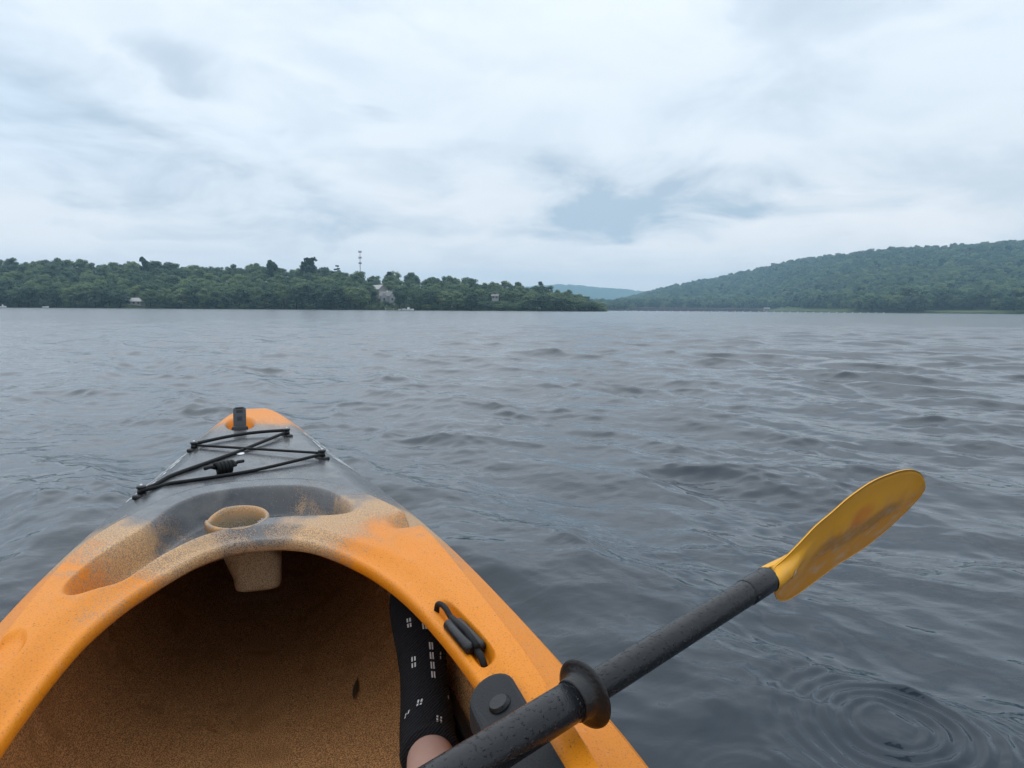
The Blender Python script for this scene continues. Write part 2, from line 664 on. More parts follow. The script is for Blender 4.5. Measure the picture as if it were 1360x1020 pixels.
# ------------------------------------------------------------------ materials
ORANGE = (0.72, 0.225, 0.004)


def kayak_plastic(name, inner=False):
    m, n, b = new_mat(name)
    tcn = n.new('ShaderNodeTexCoord')
    P = tcn.outputs['Object']
    X, Y, Z = n.sep(P)
    grain = n.noise(P, 420.0, 1.0, 0.5)
    grain2 = n.noise(P, 900.0, 1.0, 0.5)
    big = n.noise(P, 3.2, 3.0, 0.55, 0.5)
    med = n.noise(P, 11.0, 3.0, 0.55, 0.8)
    wob = n.math('ADD', n.math('MULTIPLY', n.math('SUBTRACT', big, 0.5), 0.55), n.math('MULTIPLY', n.math('SUBTRACT', med, 0.5), 0.35))
    xw = n.math('ADD', X, wob)
    # charcoal pigment lies over the fore deck, orange at the bow and along the cockpit sides
    # the charcoal reaches back round the front of the cockpit
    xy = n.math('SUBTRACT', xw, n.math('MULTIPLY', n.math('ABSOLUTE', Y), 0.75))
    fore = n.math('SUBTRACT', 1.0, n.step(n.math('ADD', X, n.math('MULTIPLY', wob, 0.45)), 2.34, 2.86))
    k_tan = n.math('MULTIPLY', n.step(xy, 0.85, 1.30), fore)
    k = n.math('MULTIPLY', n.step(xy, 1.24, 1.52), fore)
    # grains of pigment: the blend is dithered, grain by grain
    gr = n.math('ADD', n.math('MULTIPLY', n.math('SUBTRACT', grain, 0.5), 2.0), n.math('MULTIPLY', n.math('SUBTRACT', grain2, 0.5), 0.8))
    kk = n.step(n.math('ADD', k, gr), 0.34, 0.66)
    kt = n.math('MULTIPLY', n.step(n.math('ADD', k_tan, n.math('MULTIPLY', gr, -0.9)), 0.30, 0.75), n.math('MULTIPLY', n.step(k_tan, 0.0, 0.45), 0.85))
    og = n.mix(n.math('MULTIPLY', n.step(big, 0.35, 0.65), 0.30), ORANGE, (0.72, 0.26, 0.02))
    og = n.mix(n.math('MULTIPLY', n.step(grain, 0.50, 0.68), 0.34), og, (0.42, 0.115, 0.008))
    tan = n.mix(n.step(grain, 0.42, 0.58), (0.20, 0.175, 0.14), (0.60, 0.38, 0.17))
    og = n.mix(kt, og, tan)
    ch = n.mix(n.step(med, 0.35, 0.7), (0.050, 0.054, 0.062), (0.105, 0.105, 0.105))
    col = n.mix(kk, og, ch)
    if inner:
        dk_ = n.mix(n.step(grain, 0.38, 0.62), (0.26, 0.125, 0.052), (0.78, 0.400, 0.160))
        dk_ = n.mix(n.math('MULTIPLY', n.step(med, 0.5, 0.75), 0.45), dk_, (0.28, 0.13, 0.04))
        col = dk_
    # weathering: pale chalky rub marks
    sc = n.step(n.noise(P, 38.0, 4.0, 0.65), 0.60, 0.78)
    col = n.mix(n.math('MULTIPLY', sc, 0.10), col, (0.62, 0.58, 0.52))
    b.inputs['Specular IOR Level'].default_value = 0.30
    n.l.new(col, b.inputs['Base Color'])
    rg = n.math('SUBTRACT', n.math('ADD', 0.38, n.math('MULTIPLY', n.noise(P, 24.0, 3.0), 0.18)), n.math('MULTIPLY', k, 0.27))
    n.l.new(rg, b.inputs['Roughness'])
    scr = n.step(n.noise(n.vmath('MULTIPLY', P, (9.0, 130.0, 30.0)), 3.0, 3.0, 0.65, 0.8), 0.64, 0.70)
    hb = n.math('SUBTRACT', n.math('ADD', n.math('MULTIPLY', grain, 0.40), n.math('MULTIPLY', n.noise(P, 120.0, 2.0), 0.60)), n.math('MULTIPLY', scr, 0.35))
    n.l.new(n.bump(hb, 0.30, 0.0016), b.inputs['Normal'])
    return m


def plain(name, col, rough=0.5, spec=0.5, grain=0.0, gscale=300.0, metal=0.0, var=0.0):
    m, n, b = new_mat(name)
    tcn = n.new('ShaderNodeTexCoord')
    P = tcn.outputs['Object']
    v = n.noise(P, 14.0 if gscale > 20 else gscale * .2, 3.0, 0.55)
    c = n.mix(n.math('MULTIPLY', v, max(var, 0.25)), col, tuple(x * 0.6 for x in col))
    n.l.new(c, b.inputs['Base Color'])
    n.l.new(n.math('ADD', rough - 0.06, n.math('MULTIPLY', v, 0.12)), b.inputs['Roughness'])
    b.inputs['Metallic'].default_value = metal
    b.inputs['Specular IOR Level'].default_value = spec
    if grain:
        n.l.new(n.bump(n.noise(P, gscale, 2.0), grain, 0.002), b.inputs['Normal'])
    return m


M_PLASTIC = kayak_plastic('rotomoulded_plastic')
M_BLACK = plain('black_rubber', (0.009, 0.009, 0.010), 0.38, 0.4, 0.3, 260)
M_CORD = plain('black_cord', (0.008, 0.009, 0.010), 0.6, 0.25, 0.5, 700)
M_HANDLE = plain('grey_handle_plastic', (0.03, 0.033, 0.04), 0.22)
M_WHITE = plain('white_decal', (0.75, 0.77, 0.78), 0.45)
M_STEEL = plain('bolt_steel', (0.45, 0.46, 0.47), 0.35, metal=0.9)

# ------------------------------------------------------------------ kayak
kayak = empty('kayak', (0, 0, 0), PI / 2 + YAW)
tag(kayak, 'orange and charcoal plastic kayak with open cockpit in the foreground', 'kayak')
V, F = build_deck()
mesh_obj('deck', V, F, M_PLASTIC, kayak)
hull_o, hull_i = build_hull()
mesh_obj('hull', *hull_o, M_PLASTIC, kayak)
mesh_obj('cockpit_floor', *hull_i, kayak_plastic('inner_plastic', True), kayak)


def lathe(profile, cx, cy, seg=48, tilt=None):
    V, F = [], []
    for r, z in profile:
        for k in range(seg):
            a = 2 * PI * k / seg
            x, y = r * math.cos(a), r * math.sin(a)
            zz = z + (tilt * x if tilt else 0)
            V.append((cx + x, cy + y, zz))
    F = [tuple(f) for f in grid_faces(len(profile), seg, True)]
    return V, F


def deck_z(X, Y):
    return float(outer_deck_z(np.array(X), np.array(Y)))


# cup holder: raised ring with a deep well that hangs under the deck
prof = [(.0, .208), (.036, .208), (.041, .211), (.0435, .218), (.0465, .27), (.0500, .290), (.0530, .318), (.0570, .334), (.0590, .3400), (.0586, .3450), (.0565, .3478), (.0535, .3478),
        (.0510, .3450), (.0492, .339), (.0470, .32), (.0415, .222), (.038, .218), (.0, .218)]
Vc, Fc = lathe([(max(r, 1e-4), z) for r, z in prof], 0, 0, 64)
def _sq(x, y, z):
    q = math.hypot(x, y)
    if z > .30 or q < 1e-3:
        return x, y
    c_, s_ = abs(x / q), abs(y / q)
    f = min(1.28, 1 / (c_ ** 5 + s_ ** 5) ** .2)
    return x * f, y * f


Vc = [(*_sq(x, y, z), z) for x, y, z in Vc]
Vc = [(CUP[0] + x * (1 + (CUP_E - 1) * float(sm(.24, .31, np.array(z)))), CUP[1] + y - .034 * (1 - float(sm(.265, .315, np.array(z)))), z + (.05 * x - .012 * max(0, math.sin(math.atan2(y, x) - .5)) * (x > 0)) * float(sm(.26, .33, np.array(z)))) for x, y, z in Vc]
def cup_plastic():
    m, n, b = new_mat('cup_plastic')
    P = n.new('ShaderNodeTexCoord').outputs['Object']
    X, Y, Z = n.sep(P)
    g = n.noise(P, 520.0, 1.0, 0.5)
    v = n.noise(P, 16.0, 3.0, .6)
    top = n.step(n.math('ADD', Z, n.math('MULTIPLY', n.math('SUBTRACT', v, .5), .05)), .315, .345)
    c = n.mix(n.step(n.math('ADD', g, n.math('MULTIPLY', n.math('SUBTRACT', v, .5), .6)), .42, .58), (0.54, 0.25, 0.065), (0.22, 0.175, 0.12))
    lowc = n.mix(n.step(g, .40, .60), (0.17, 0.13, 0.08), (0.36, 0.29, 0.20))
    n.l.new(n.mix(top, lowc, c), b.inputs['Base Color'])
    b.inputs['Roughness'].default_value = .45
    n.l.new(n.bump(g, .2, .001), b.inputs['Normal'])
    return m


mesh_obj('cup_holder', Vc, Fc, cup_plastic(), kayak)

# deck bungee: four pads, cord laced between them, knot
PADS = [(2.40, -.098), (2.30, .171), (2.05, -.177), (1.85, .255)]


def pad_mesh(x, y, ang, size=1.0):
    bm = bmesh.new()
    z = deck_z(x, y)
    mt = Matrix.Translation((x, y, z)) @ Matrix.Rotation(ang, 4, 'Z')
    box(bm, -.024 * size, .024 * size, -.011, .011, -.006, .006, .004, mt)
    bmesh.ops.create_cone(bm, cap_ends=True, segments=14, radius1=.010, radius2=.008, depth=.016, matrix=mt @ Matrix.Translation((0, 0, .011)))
    bmesh.ops.create_cone(bm, cap_ends=True, segments=14, radius1=.011, radius2=.0105, depth=.005, matrix=mt @ Matrix.Translation((0, 0, .0205)))
    return bm


for (x, y), an in zip(PADS, (.4, -.5, .5, -.4)):
    p = bm_obj('bungee_pad', pad_mesh(x, y, an), M_BLACK, kayak, True)
    bm = bmesh.new()
    bmesh.ops.create_uvsphere(bm, u_segments=10, v_segments=6, radius=.0045, matrix=Matrix.Translation((x, y, deck_z(x, y) + .024)))
    bm_obj('screw', bm, M_STEEL, p, True)


def cord(a, b, lift=.014, sag=.0, r=.0042, off=(0, 0), bow=0.0):
    pts = []
    for i in range(15):
        t = i / 14
        x = a[0] * (1 - t) + b[0] * t + bow * math.sin(PI * t)
        y = a[1] * (1 - t) + b[1] * t
        zl = (deck_z(*a) + lift) * (1 - t) + (deck_z(*b) + lift) * t
        z = max(zl - sag * math.sin(PI * t), deck_z(x, y) + r * .9)
        pts.append((x, y, z))
    return tube(pts, r, 8)


A_, B_, C_, D_ = PADS[1], PADS[0], PADS[2], PADS[3]
for a, b, lf, rr_, bw in (((A_[0] + .01, A_[1]), (B_[0] + .01, B_[1]), .016, .0052, .05), (A_, C_, .014, .0038, 0), (B_, D_, .012, .0052, 0),
                         ((D_[0] - .012, D_[1]), (C_[0] - .01, C_[1]), .013, .0045, -.03)):
    V, F = cord(a, b, lf, 0, rr_, bow=bw)
    mesh_obj('bungee_cord', V, F, M_CORD, kayak)
# knot: coils round the cord plus two loose ends
kx0, ky0 = 1.945, .075
kz0 = deck_z(kx0, ky0) + .014
dirk = Vector((C_[0] - D_[0], C_[1] - D_[1], 0)).normalized()
sidek = Vector((-dirk.y, dirk.x, 0))
coil = []
for i in range(90):
    t = i / 89
    a = t * 2 * PI * 4.5
    p = Vector((kx0, ky0, kz0)) + dirk * (-.022 + .044 * t) + sidek * (.0115 * math.cos(a)) + Vector((0, 0, .0115 * math.sin(a)))
    coil.append(tuple(p))
V, F = tube(coil, .0056, 8)
kn = mesh_obj('knot', V, F, M_CORD, kayak)
for sgn in (1, -1):
    p0 = Vector((kx0, ky0, kz0)) + dirk * (.02 * sgn)
    p1 = p0 + dirk * (.035 * sgn) + sidek * (.012 * sgn) + Vector((0, 0, .006))
    V, F = tube([tuple(p0), tuple((p0 + p1) / 2 + Vector((0, 0, .004))), tuple(p1)], .0046, 8)
    mesh_obj('cord_end', V, F, M_CORD, kn)

# bow carry handle, an upright moulded grip standing in its bowl
hx, hy = 2.60, .047
hz = deck_z(hx, hy)
bm = bmesh.new()
mt = Matrix.Translation((hx, hy, hz - .03)) @ Matrix.Rotation(R(22), 4, 'Y')
box(bm, -.017, .021, -.021, .021, 0, .094, .008, mt)
hd = bm_obj('carry_handle', bm, M_HANDLE, kayak, True)
for zz, ww, hh in ((.078, .010, .009), (.052, .008, .013), (.090, .013, .004)):
    bm = bmesh.new()
    box(bm, -.0185, -.0165, -ww, ww, zz - hh * .5, zz + hh * .5, .0006, mt)
    bm_obj('slot', bm, M_BLACK, hd)
bm = bmesh.new()
box(bm, -.024, .026, -.027, .027, -.004, .026, .008, mt)
bm_obj('handle_base', bm, M_BLACK, hd, True)

# small white oval sticker on the fore deck
sx_, sy_ = 2.165, .040
V = [(sx_, sy_, deck_z(sx_, sy_) + .0022)]
for k in range(20):
    a = 2 * PI * k / 20
    x, y = sx_ + .017 * math.cos(a), sy_ + .011 * math.sin(a)
    V.append((x, y, deck_z(x, y) + .0015))
mesh_obj('oval_sticker', V, [(0, 1 + k, 1 + (k + 1) % 20) for k in range(20)], M_WHITE, kayak)


# white outlined lettering along the deck shoulders (worn, not legible)
def deck_strip(pts, w, parent, name='letter_stroke'):
    V, F = [], []
    P = [np.array(p) for p in pts]
    for i, p in enumerate(P):
        t = P[min(i + 1, len(P) - 1)] - P[max(i - 1, 0)]
        t = t / np.linalg.norm(t)
        nn = np.array([-t[1], t[0]]) * w
        for s in (-1, 1):
            q = p + nn * s
            V.append((q[0], q[1], deck_z(q[0], q[1]) + .0013))
    for i in range(len(P) - 1):
        F.append((2 * i, 2 * i + 1, 2 * i + 3, 2 * i + 2))
    return V, F


def lettering(side):
    VV, FF = [], []
    x0, x1 = (2.03, 2.48) if side < 0 else (1.90, 2.32)
    glyphs = [[((0, 0), (0, 1)), ((0, 1), (.7, 1)), ((.7, 1), (.7, 0)), ((.7, 0), (0, 0))], [((0, 1), (0, 0)), ((0, 0), (.7, 0))],
              [((0, 0), (0, 1)), ((0, 1), (.6, .9)), ((.6, .9), (.75, .5)), ((.75, .5), (.6, .1)), ((.6, .1), (0, 0))],
              [((0, 1), (.8, 1)), ((.4, 1), (.4, 0))], [((0, 0), (0, 1)), ((0, 1), (.7, 1)), ((.7, 1), (.7, 0)), ((.7, 0), (0, 0))],
              [((0, 1), (.2, 0)), ((.2, 0), (.4, .7)), ((.4, .7), (.6, 0)), ((.6, 0), (.8, 1))], [((0, 0), (0, 1)), ((0, 1), (.7, 0)), ((.7, 0), (.7, 1))]]
    n = len(glyphs)
    for gi, g in enumerate(glyphs):
        for (a, b), (c, d) in g:
            pts = []
            for t in np.linspace(0, 1, 5):
                u = (gi + .1 + (a + (c - a) * t) * .95) / n
                v = b + (d - b) * t
                X = x1 - (x1 - x0) * u if side < 0 else x0 + (x1 - x0) * u
                X += .03 * v
                w = float(hullW(X))
                Yf = (.985 - .17 * v) if side < 0 else (.98 - .15 * v)
                pts.append((X, side * w * Yf))
            V, F = deck_strip(pts, .0030, kayak)
            k = len(VV)
            VV += V
            FF += [tuple(i + k for i in f) for f in F]
    mesh_obj('deck_lettering', VV, FF, M_WHITE, kayak, False)


lettering(-1)
lettering(1)

# paddle-holder bungee toggle on the starboard coaming
def half_at(pts, X):
    h = smooth_path(pts, 400)
    k = np.argsort(h[:, 0])
    return float(np.interp(X, h[k, 0], h[k, 1]))


def plate_at(X, Y):
    o_, c_ = half_at(O_PTS, X), half_at(C_PTS, X)
    s_ = min(max((abs(Y) - o_) / (c_ - o_), 0), 1)
    return float(plate_z(np.array(X), np.array(Y), np.array(s_)))


def cp(a, b, dz_):
    X = TOGX + a
    Y = -(TOGY - .10 * a + b)
    return (X, Y, plate_at(TOGX, -TOGY) + .010 + .12 * a * 0 + dz_)


V, F = tube(smooth_path([cp(.080, -.004, -.012), cp(.076, -.003, .010), cp(.056, .0, .013), cp(.034, .001, .007), cp(.01, .001, .004)], 24), .0040, 9)
bt = mesh_obj('toggle_cord', V, F, M_CORD, kayak)
for off in (-.0068, .0068):
    pts = [cp(.026, off, .002), cp(.022, off, .003), cp(-.052, off, .003), cp(-.056, off, .002)]
    V, F = tube(pts, [.0055, .0079, .0079, .0055], 14)
    mesh_obj('toggle_barrel', V, F, M_BLACK, bt)
V, F = tube([cp(.03, .0, .009), cp(-.02, .0, .0125), cp(-.06, 0, .008)], .0042, 8)
mesh_obj('toggle_band', V, F, M_CORD, bt)
V, F = tube([cp(-.05, 0, .003), cp(-.070, 0, .001), cp(-.084, .001, -.012)], .0046, 8)
mesh_obj('toggle_cord', V, F, M_CORD, kayak)

# thigh pad with a raised button on each side of the opening
for sy in (-1, 1):
    bm = bmesh.new()
    outline = []
    for k in range(13):
        a = PI * k / 12
        outline.append((.018 + .030 * math.sin(a), .026 * math.cos(a)))
    outline = [(-.30, .028)] + outline + [(-.30, -.026)]
    top, bot = [], []
    for (a, b) in outline:
        X = .700 + a
        yo = float(np.interp(X, [.2, .4, .6, .75], [.248, .252, .247, .238]))
        Y = sy * (yo + .001 - b * .95)
        z = float(plateZ(X)) + .003 - .55 * (b + .03)
        top.append(bm.verts.new((X, Y, z + .010)))
        bot.append(bm.verts.new((X, Y, z - .014)))
    bm.faces.new(top)
    bm.faces.new(bot[::-1])
    nO = len(top)
    for i in range(nO):
        bm.faces.new((top[i], bot[i], bot[(i + 1) % nO], top[(i + 1) % nO]))
    bmesh.ops.recalc_face_normals(bm, faces=bm.faces[:])
    es = [e for e in bm.edges if all(v in top for v in e.verts)]
    bmesh.ops.bevel(bm, geom=es, offset=.004, segments=2, profile=.6, affect='EDGES')
    pad = bm_obj('thigh_pad', bm, plain('pad_foam', (0.020, 0.021, 0.024), .6, .3, .3, 400), kayak, False)
    X = .700
    yo = float(np.interp(X, [.2, .4, .6, .75], [.248, .252, .247, .238]))
    bm = bmesh.new()
    mtb = Matrix.Translation((X, sy * (yo + .001), float(plateZ(X)) - .0022)) @ Matrix.Rotation(sy * .5, 4, 'X')
    bmesh.ops.create_cone(bm, cap_ends=True, segments=26, radius1=.0130, radius2=.0105, depth=.004, matrix=mtb)
    bm_obj('button', bm, M_BLACK, pad, False)

# foot peg on a rail inside the starboard side
for sy in (-1,):
    yw = sy * (float(hull_half(np.array(1.2), np.array(.05))) - .034)
    bm = bmesh.new()
    box(bm, 1.0, 1.42, yw - .010, yw + .010, .035, .065, .004)
    rail = bm_obj('foot_rail', bm, M_BLACK, kayak)
    bm = bmesh.new()
    y0, y1 = sorted((yw - sy * .012, yw - sy * .062))
    box(bm, 1.155, 1.185, y0, y1, .020, .100, .009)
    bm_obj('foot_peg', bm, M_PLASTIC, rail, True)

# moulded seat behind the opening
bm = bmesh.new()
box(bm, -.30, .16, -.21, .21, -.07, .03, .03)
box(bm, -.36, -.28, -.20, .20, .0, .30, .03, Matrix.Translation((-.06, 0, 0)) @ Matrix.Rotation(R(-8), 4, 'Y'))
bm_obj('seat', bm, M_BLACK, kayak, True)

# ------------------------------------------------------------------ dead leaf on the cockpit floor
M_LEAF = plain('dry_leaf', (0.075, 0.055, 0.025), 0.7)


def kworld(X, Y, z):
    p = HX * X + HY * Y
    return (p[0], p[1], z)


lf = []
LX, LY = 1.46, -.185
for i in range(9):
    t = i / 8
    w = .0048 * abs(math.sin(PI * min(1, t * 1.1))) ** .8 + .0006
    for s in (-1, 0, 1):
        X, Y = LX + (t - .5) * .085, LY + s * w + (t - .5) * -.020
        lf.append(kworld(X, Y, 0))
_r = abs(LY) / (float(hullW(1.5)) - .022)
_u = (1 - min(1, _r / .945) ** 2.3) ** .2
floor_z = float(sheerZ(1.5)) - .010 + (float(keelZ(1.5)) + .016 - float(sheerZ(1.5)) + .010) * _u
for s_i, v in enumerate(lf):
    lf[s_i] = (v[0], v[1], floor_z + .006 + (.003 if s_i % 3 != 1 else 0))
Fl = []
for i in range(8):
    Fl += [(3 * i, 3 * i + 1, 3 * i + 4, 3 * i + 3), (3 * i + 1, 3 * i + 2, 3 * i + 5, 3 * i + 4)]
leaf = mesh_obj('dead_leaf', lf, Fl, M_LEAF)
leaf.modifiers.new('s', 'SOLIDIFY').thickness = .0008
tag(leaf, 'small curled dead leaf lying on the brown cockpit floor', 'leaf')


# ------------------------------------------------------------------ person: right leg with black sock
def skin_material():
    m, n, b = new_mat('skin')
    tcn = n.new('ShaderNodeTexCoord')
    v = n.noise(tcn.outputs['Object'], 30.0, 4.0, .6)
    c = n.mix(v, (0.56, 0.33, 0.26), (0.66, 0.43, 0.35))
    n.l.new(c, b.inputs['Base Color'])
    b.inputs['Roughness'].default_value = .5
    b.inputs['Subsurface Weight'].default_value = .15
    b.inputs['Subsurface Radius'].default_value = (.012, .005, .003)
    n.l.new(n.bump(n.noise(tcn.outputs['Object'], 420.0, 2.0), .15, .001), b.inputs['Normal'])
    return m


def sock_material():
    m, n, b = new_mat('black_knit')
    tcn = n.new('ShaderNodeTexCoord')
    P = tcn.outputs['Object']
    w = n.new('ShaderNodeTexWave', wave_type='BANDS', bands_direction='DIAGONAL')
    n.l.new(P, w.inputs['Vector'])
    w.inputs['Scale'].default_value = 90.0
    w.inputs['Distortion'].default_value = 3.0
    w.inputs['Detail'].default_value = 2.0
    c = n.mix(w.outputs['Fac'], (0.008, 0.008, 0.010), (0.028, 0.029, 0.033))
    n.l.new(c, b.inputs['Base Color'])
    b.inputs['Roughness'].default_value = .85
    b.inputs['Specular IOR Level'].default_value = .25
    n.l.new(n.bump(w.outputs['Fac'], .6, .002), b.inputs['Normal'])
    return m


def loft(stations, seg=28):
    """stations: (centre, up, side, half-width, half-height top, half-height bottom)"""
    V = []
    for c, up, sd_, a, bt, bb in stations:
        c, up, sd_ = Vector(c), Vector(up), Vector(sd_)
        for k in range(seg):
            an = 2 * PI * k / seg
            h = math.sin(an)
            V.append(tuple(c + sd_ * (a * math.cos(an)) + up * ((bt if h > 0 else bb) * h)))
    n = len(stations)
    F = [tuple(f) for f in grid_faces(n, seg, True)]
    V += [tuple(stations[0][0]), tuple(stations[-1][0])]
    for k in range(seg):
        F.append((n * seg, (k + 1) % seg, k))
        F.append((n * seg + 1, (n - 1) * seg + k, (n - 1) * seg + (k + 1) % seg))
    return V, F


def stations_from(ctrl, n):
    """ctrl rows: X, Y, z, a, bt, bb in the kayak frame -> world lofting stations"""
    P = smooth_path([c for c in ctrl], n)
    st = []
    for i, r in enumerate(P):
        t = Vector(P[min(i + 1, len(P) - 1)][:3] - P[max(i - 1, 0)][:3]).normalized()
        sd_ = Vector((0, 1, 0))
        sd_ = (sd_ - t * sd_.dot(t)).normalized()
        up = sd_.cross(t)
        if up.z < 0:
            up = -up
        st.append((tuple(r[:3]), up, sd_, r[3], r[4], r[5]))
    return st


person = empty('person', (0, 0, 0), PI / 2 + YAW)
tag(person, 'seated person of whom only a bare shin and one black socked foot show', 'person')
leg = [(-.10, -.12, .10, .080, .080, .075), (.15, -.14, .13, .078, .080, .075), (.45, -.165, .165, .064, .068, .066), (.60, -.178, .165, .055, .060, .062), (.70, -.192, .135, .052, .052, .062),
       (.82, -.212, .100, .050, .046, .062), (.94, -.230, .072, .043, .040, .050), (1.03, -.243, .055, .036, .038, .042), (1.10, -.252, .047, .034, .034, .040), (1.14, -.254, .055, .030, .028, .03)]
V, F = loft(stations_from(leg, 70), 28)
mesh_obj('leg', V, F, skin_material(), person)
sock = [(1.020, -.2405, .0615, .0405, .0425, .0465), (1.030, -.242, .0605, .0440, .0450, .048), (1.065, -.248, .056, .0455, .0455, .056), (1.105, -.256, .058, .0455, .047, .070), (1.150, -.264, .078, .0430, .045, .068),
        (1.200, -.272, .106, .0425, .038, .052), (1.250, -.278, .137, .0470, .034, .038), (1.292, -.280, .165, .0495, .030, .030), (1.328, -.281, .188, .0460, .025, .022), (1.350, -.281, .202, .0360, .018, .015), (1.358, -.281, .207, .018, .008, .008)]
SST = stations_from(sock, 70)
V, F = loft(SST, 32)
M_SOCK = sock_material()
sock_o = mesh_obj('sock', V, F, M_SOCK, person)
# cuff band
V, F = loft([(c, u, s, a + .0022, bt + .0022, bb + .0022) for c, u, s, a, bt, bb in SST[1:9]], 32)
mesh_obj('sock_cuff', V, F, M_SOCK, sock_o)


def sock_pt(t, ang):
    f = t * (len(SST) - 1)
    i = int(min(f, len(SST) - 2))
    q = f - i

    def ev(st):
        c, u, s, a, bt, bb = st
        return Vector(c) + Vector(s) * (a * math.cos(ang)) + Vector(u) * (bt * math.sin(ang))
    p = ev(SST[i]) * (1 - q) + ev(SST[i + 1]) * q
    c = Vector(SST[i][0]) * (1 - q) + Vector(SST[i + 1][0]) * q
    return p + (p - c).normalized() * .0012


M_STITCH = plain('white_stitch', (0.80, 0.80, 0.78), .7)


def stitches(t0, t1, ang0, ang1, n, w=.0014):
    """a run of short white dashes along the sock"""
    VV, FF = [], []
    for i in range(n):
        a = t0 + (t1 - t0) * (i + .14) / n
        b = t0 + (t1 - t0) * (i + .86) / n
        g0 = ang0 + (ang1 - ang0) * (i + .14) / n
        g1 = ang0 + (ang1 - ang0) * (i + .86) / n
        dw = w / .043
        k = len(VV)
        for tt, gg in ((a, g0), (b, g1)):
            VV += [tuple(sock_pt(tt, gg - dw)), tuple(sock_pt(tt, gg + dw))]
        FF.append((k, k + 1, k + 3, k + 2))
    mesh_obj('stitching', VV, FF, M_STITCH, sock_o, False)


# angle 0 = port side of the foot, 90 deg = top, 180 = starboard
for (t0, t1, g, n) in ((.42, .56, 100, 4), (.60, .74, 92, 4), (.42, .56, 106, 4), (.60, .74, 98, 4), (.62, .665, 60, 2), (.62, .665, 66, 2), (.47, .515, 56, 2), (.47, .515, 63, 2),
                       (.06, .20, 108, 4), (.06, .20, 116, 4), (.30, .345, 66, 2), (.30, .345, 73, 2), (.76, .80, 64, 2), (.76, .80, 71, 2), (.26, .30, 38, 2), (.27, .31, 46, 1), (.50, .53, 128, 2), (.36, .38, 140, 1)):
    stitches(t0, t1, R(g), R(g + 2), n)

# ------------------------------------------------------------------ paddle
def shaft_material():
    m, n, b = new_mat('paddle_shaft_black')
    tcn = n.new('ShaderNodeTexCoord')
    P = tcn.outputs['Object']
    v = n.noise(P, 12.0, 4.0, .6)
    c = n.mix(v, (0.005, 0.0055, 0.0065), (0.012, 0.013, 0.016))
    b.inputs['Specular IOR Level'].default_value = .36
    n.l.new(c, b.inputs['Base Color'])
    n.l.new(n.math('ADD', .18, n.math('MULTIPLY', n.noise(P, 40.0, 3.0), .16)), b.inputs['Roughness'])
    drops = n.step(n.noise(P, 210.0, 1.0), .60, .68)
    n.l.new(n.bump(n.math('ADD', drops, n.math('MULTIPLY', n.noise(P, 700.0, 1.0), .25)), .9, .0012), b.inputs['Normal'])
    return m


def blade_material():
    m, n, b = new_mat('paddle_blade_yellow')
    tcn = n.new('ShaderNodeTexCoord')
    P = tcn.outputs['Object']           # x along the blade from the neck, y across (upper edge positive), z out of the face
    X, Y, Z = n.sep(P)
    st = n.vmath('MULTIPLY', P, (1.0, 3.0, 1.0))
    v = n.noise(P, 9.0, 4.0, .6)
    c = n.mix(v, (0.86, 0.42, 0.006), (0.80, 0.36, 0.006))
    # brown river stain along the lower part of the face
    wob = n.math('MULTIPLY', n.math('SUBTRACT', n.noise(P, 12.0, 4.0, .6), .5), .075)
    low = n.math('SUBTRACT', 1.0, n.step(n.math('ADD', n.math('ADD', Y, wob), n.math('MULTIPLY', X, -.02)), -.040, .022))
    c = n.mix(n.math('MULTIPLY', low, .62), c, (0.38, 0.14, 0.018))
    mid_ = n.math('SUBTRACT', 1.0, n.step(n.math('ABSOLUTE', n.math('ADD', n.math('ADD', Y, .020), n.math('MULTIPLY', wob, .45))), .004, .020))
    mid_ = n.math('MULTIPLY', mid_, n.math('MULTIPLY', n.step(X, .10, .20), n.math('SUBTRACT', 1.0, n.step(X, .40, .47))))
    c = n.mix(n.math('MULTIPLY', mid_, .45), c, (0.12, 0.075, 0.045))
    sc = n.step(n.noise(st, 22.0, 5.0, .7), .47, .66)
    c = n.mix(n.math('MULTIPLY', n.math('MULTIPLY', sc, low), .42), c, (0.46, 0.38, 0.30))
    d2 = n.vmath('LENGTH', n.vmath('MULTIPLY', n.vmath('SUBTRACT', P, (.285, .006, .0)), (.6, 1.0, 1.0)))
    red = n.math('SUBTRACT', 1.0, n.step(n.math('ADD', d2, n.math('MULTIPLY', wob, .4)), .012, .030))
    c = n.mix(n.math('MULTIPLY', red, .40), c, (0.55, 0.06, 0.015))
    scr = n.step(n.noise(n.vmath('MULTIPLY', P, (6.0, 60.0, 6.0)), 6.0, 4.0, .7), .60, .74)
    c = n.mix(n.math('MULTIPLY', scr, .22), c, (0.82, 0.62, 0.35))
    n.l.new(c, b.inputs['Base Color'])
    n.l.new(n.math('ADD', .34, n.math('MULTIPLY', v, .2)), b.inputs['Roughness'])
    n.l.new(n.bump(n.noise(st, 60.0, 4.0, .6), .12, .001), b.inputs['Normal'])
    return m


RING = Vector((.0709, .6882, .3604))
NECK = Vector((.3408, .9182, .3953))
pd = (NECK - RING).normalized()
pside = pd.cross(Vector((0, 0, 1))).normalized()
pup = pside.cross(pd)
bw = pup * math.cos(R(15)) + pside * math.sin(R(15))
bn = pd.cross(bw)
paddle = empty('paddle', NECK)
tag(paddle, 'black shafted kayak paddle with scuffed yellow blade laid across the cockpit', 'paddle')
M_SHAFT = shaft_material()
MB = Matrix((pd, bw, bn)).transposed().to_4x4()       # local frame: x along the shaft outwards, y across the blade, z out of the face


def local_obj(name, V, F, mat, parent=None, smooth=True, mtx=None):
    o = mesh_obj(name, V, F, mat, parent or paddle, smooth)
    if parent is None:
        o.matrix_local = mtx if mtx is not None else MB
    return o


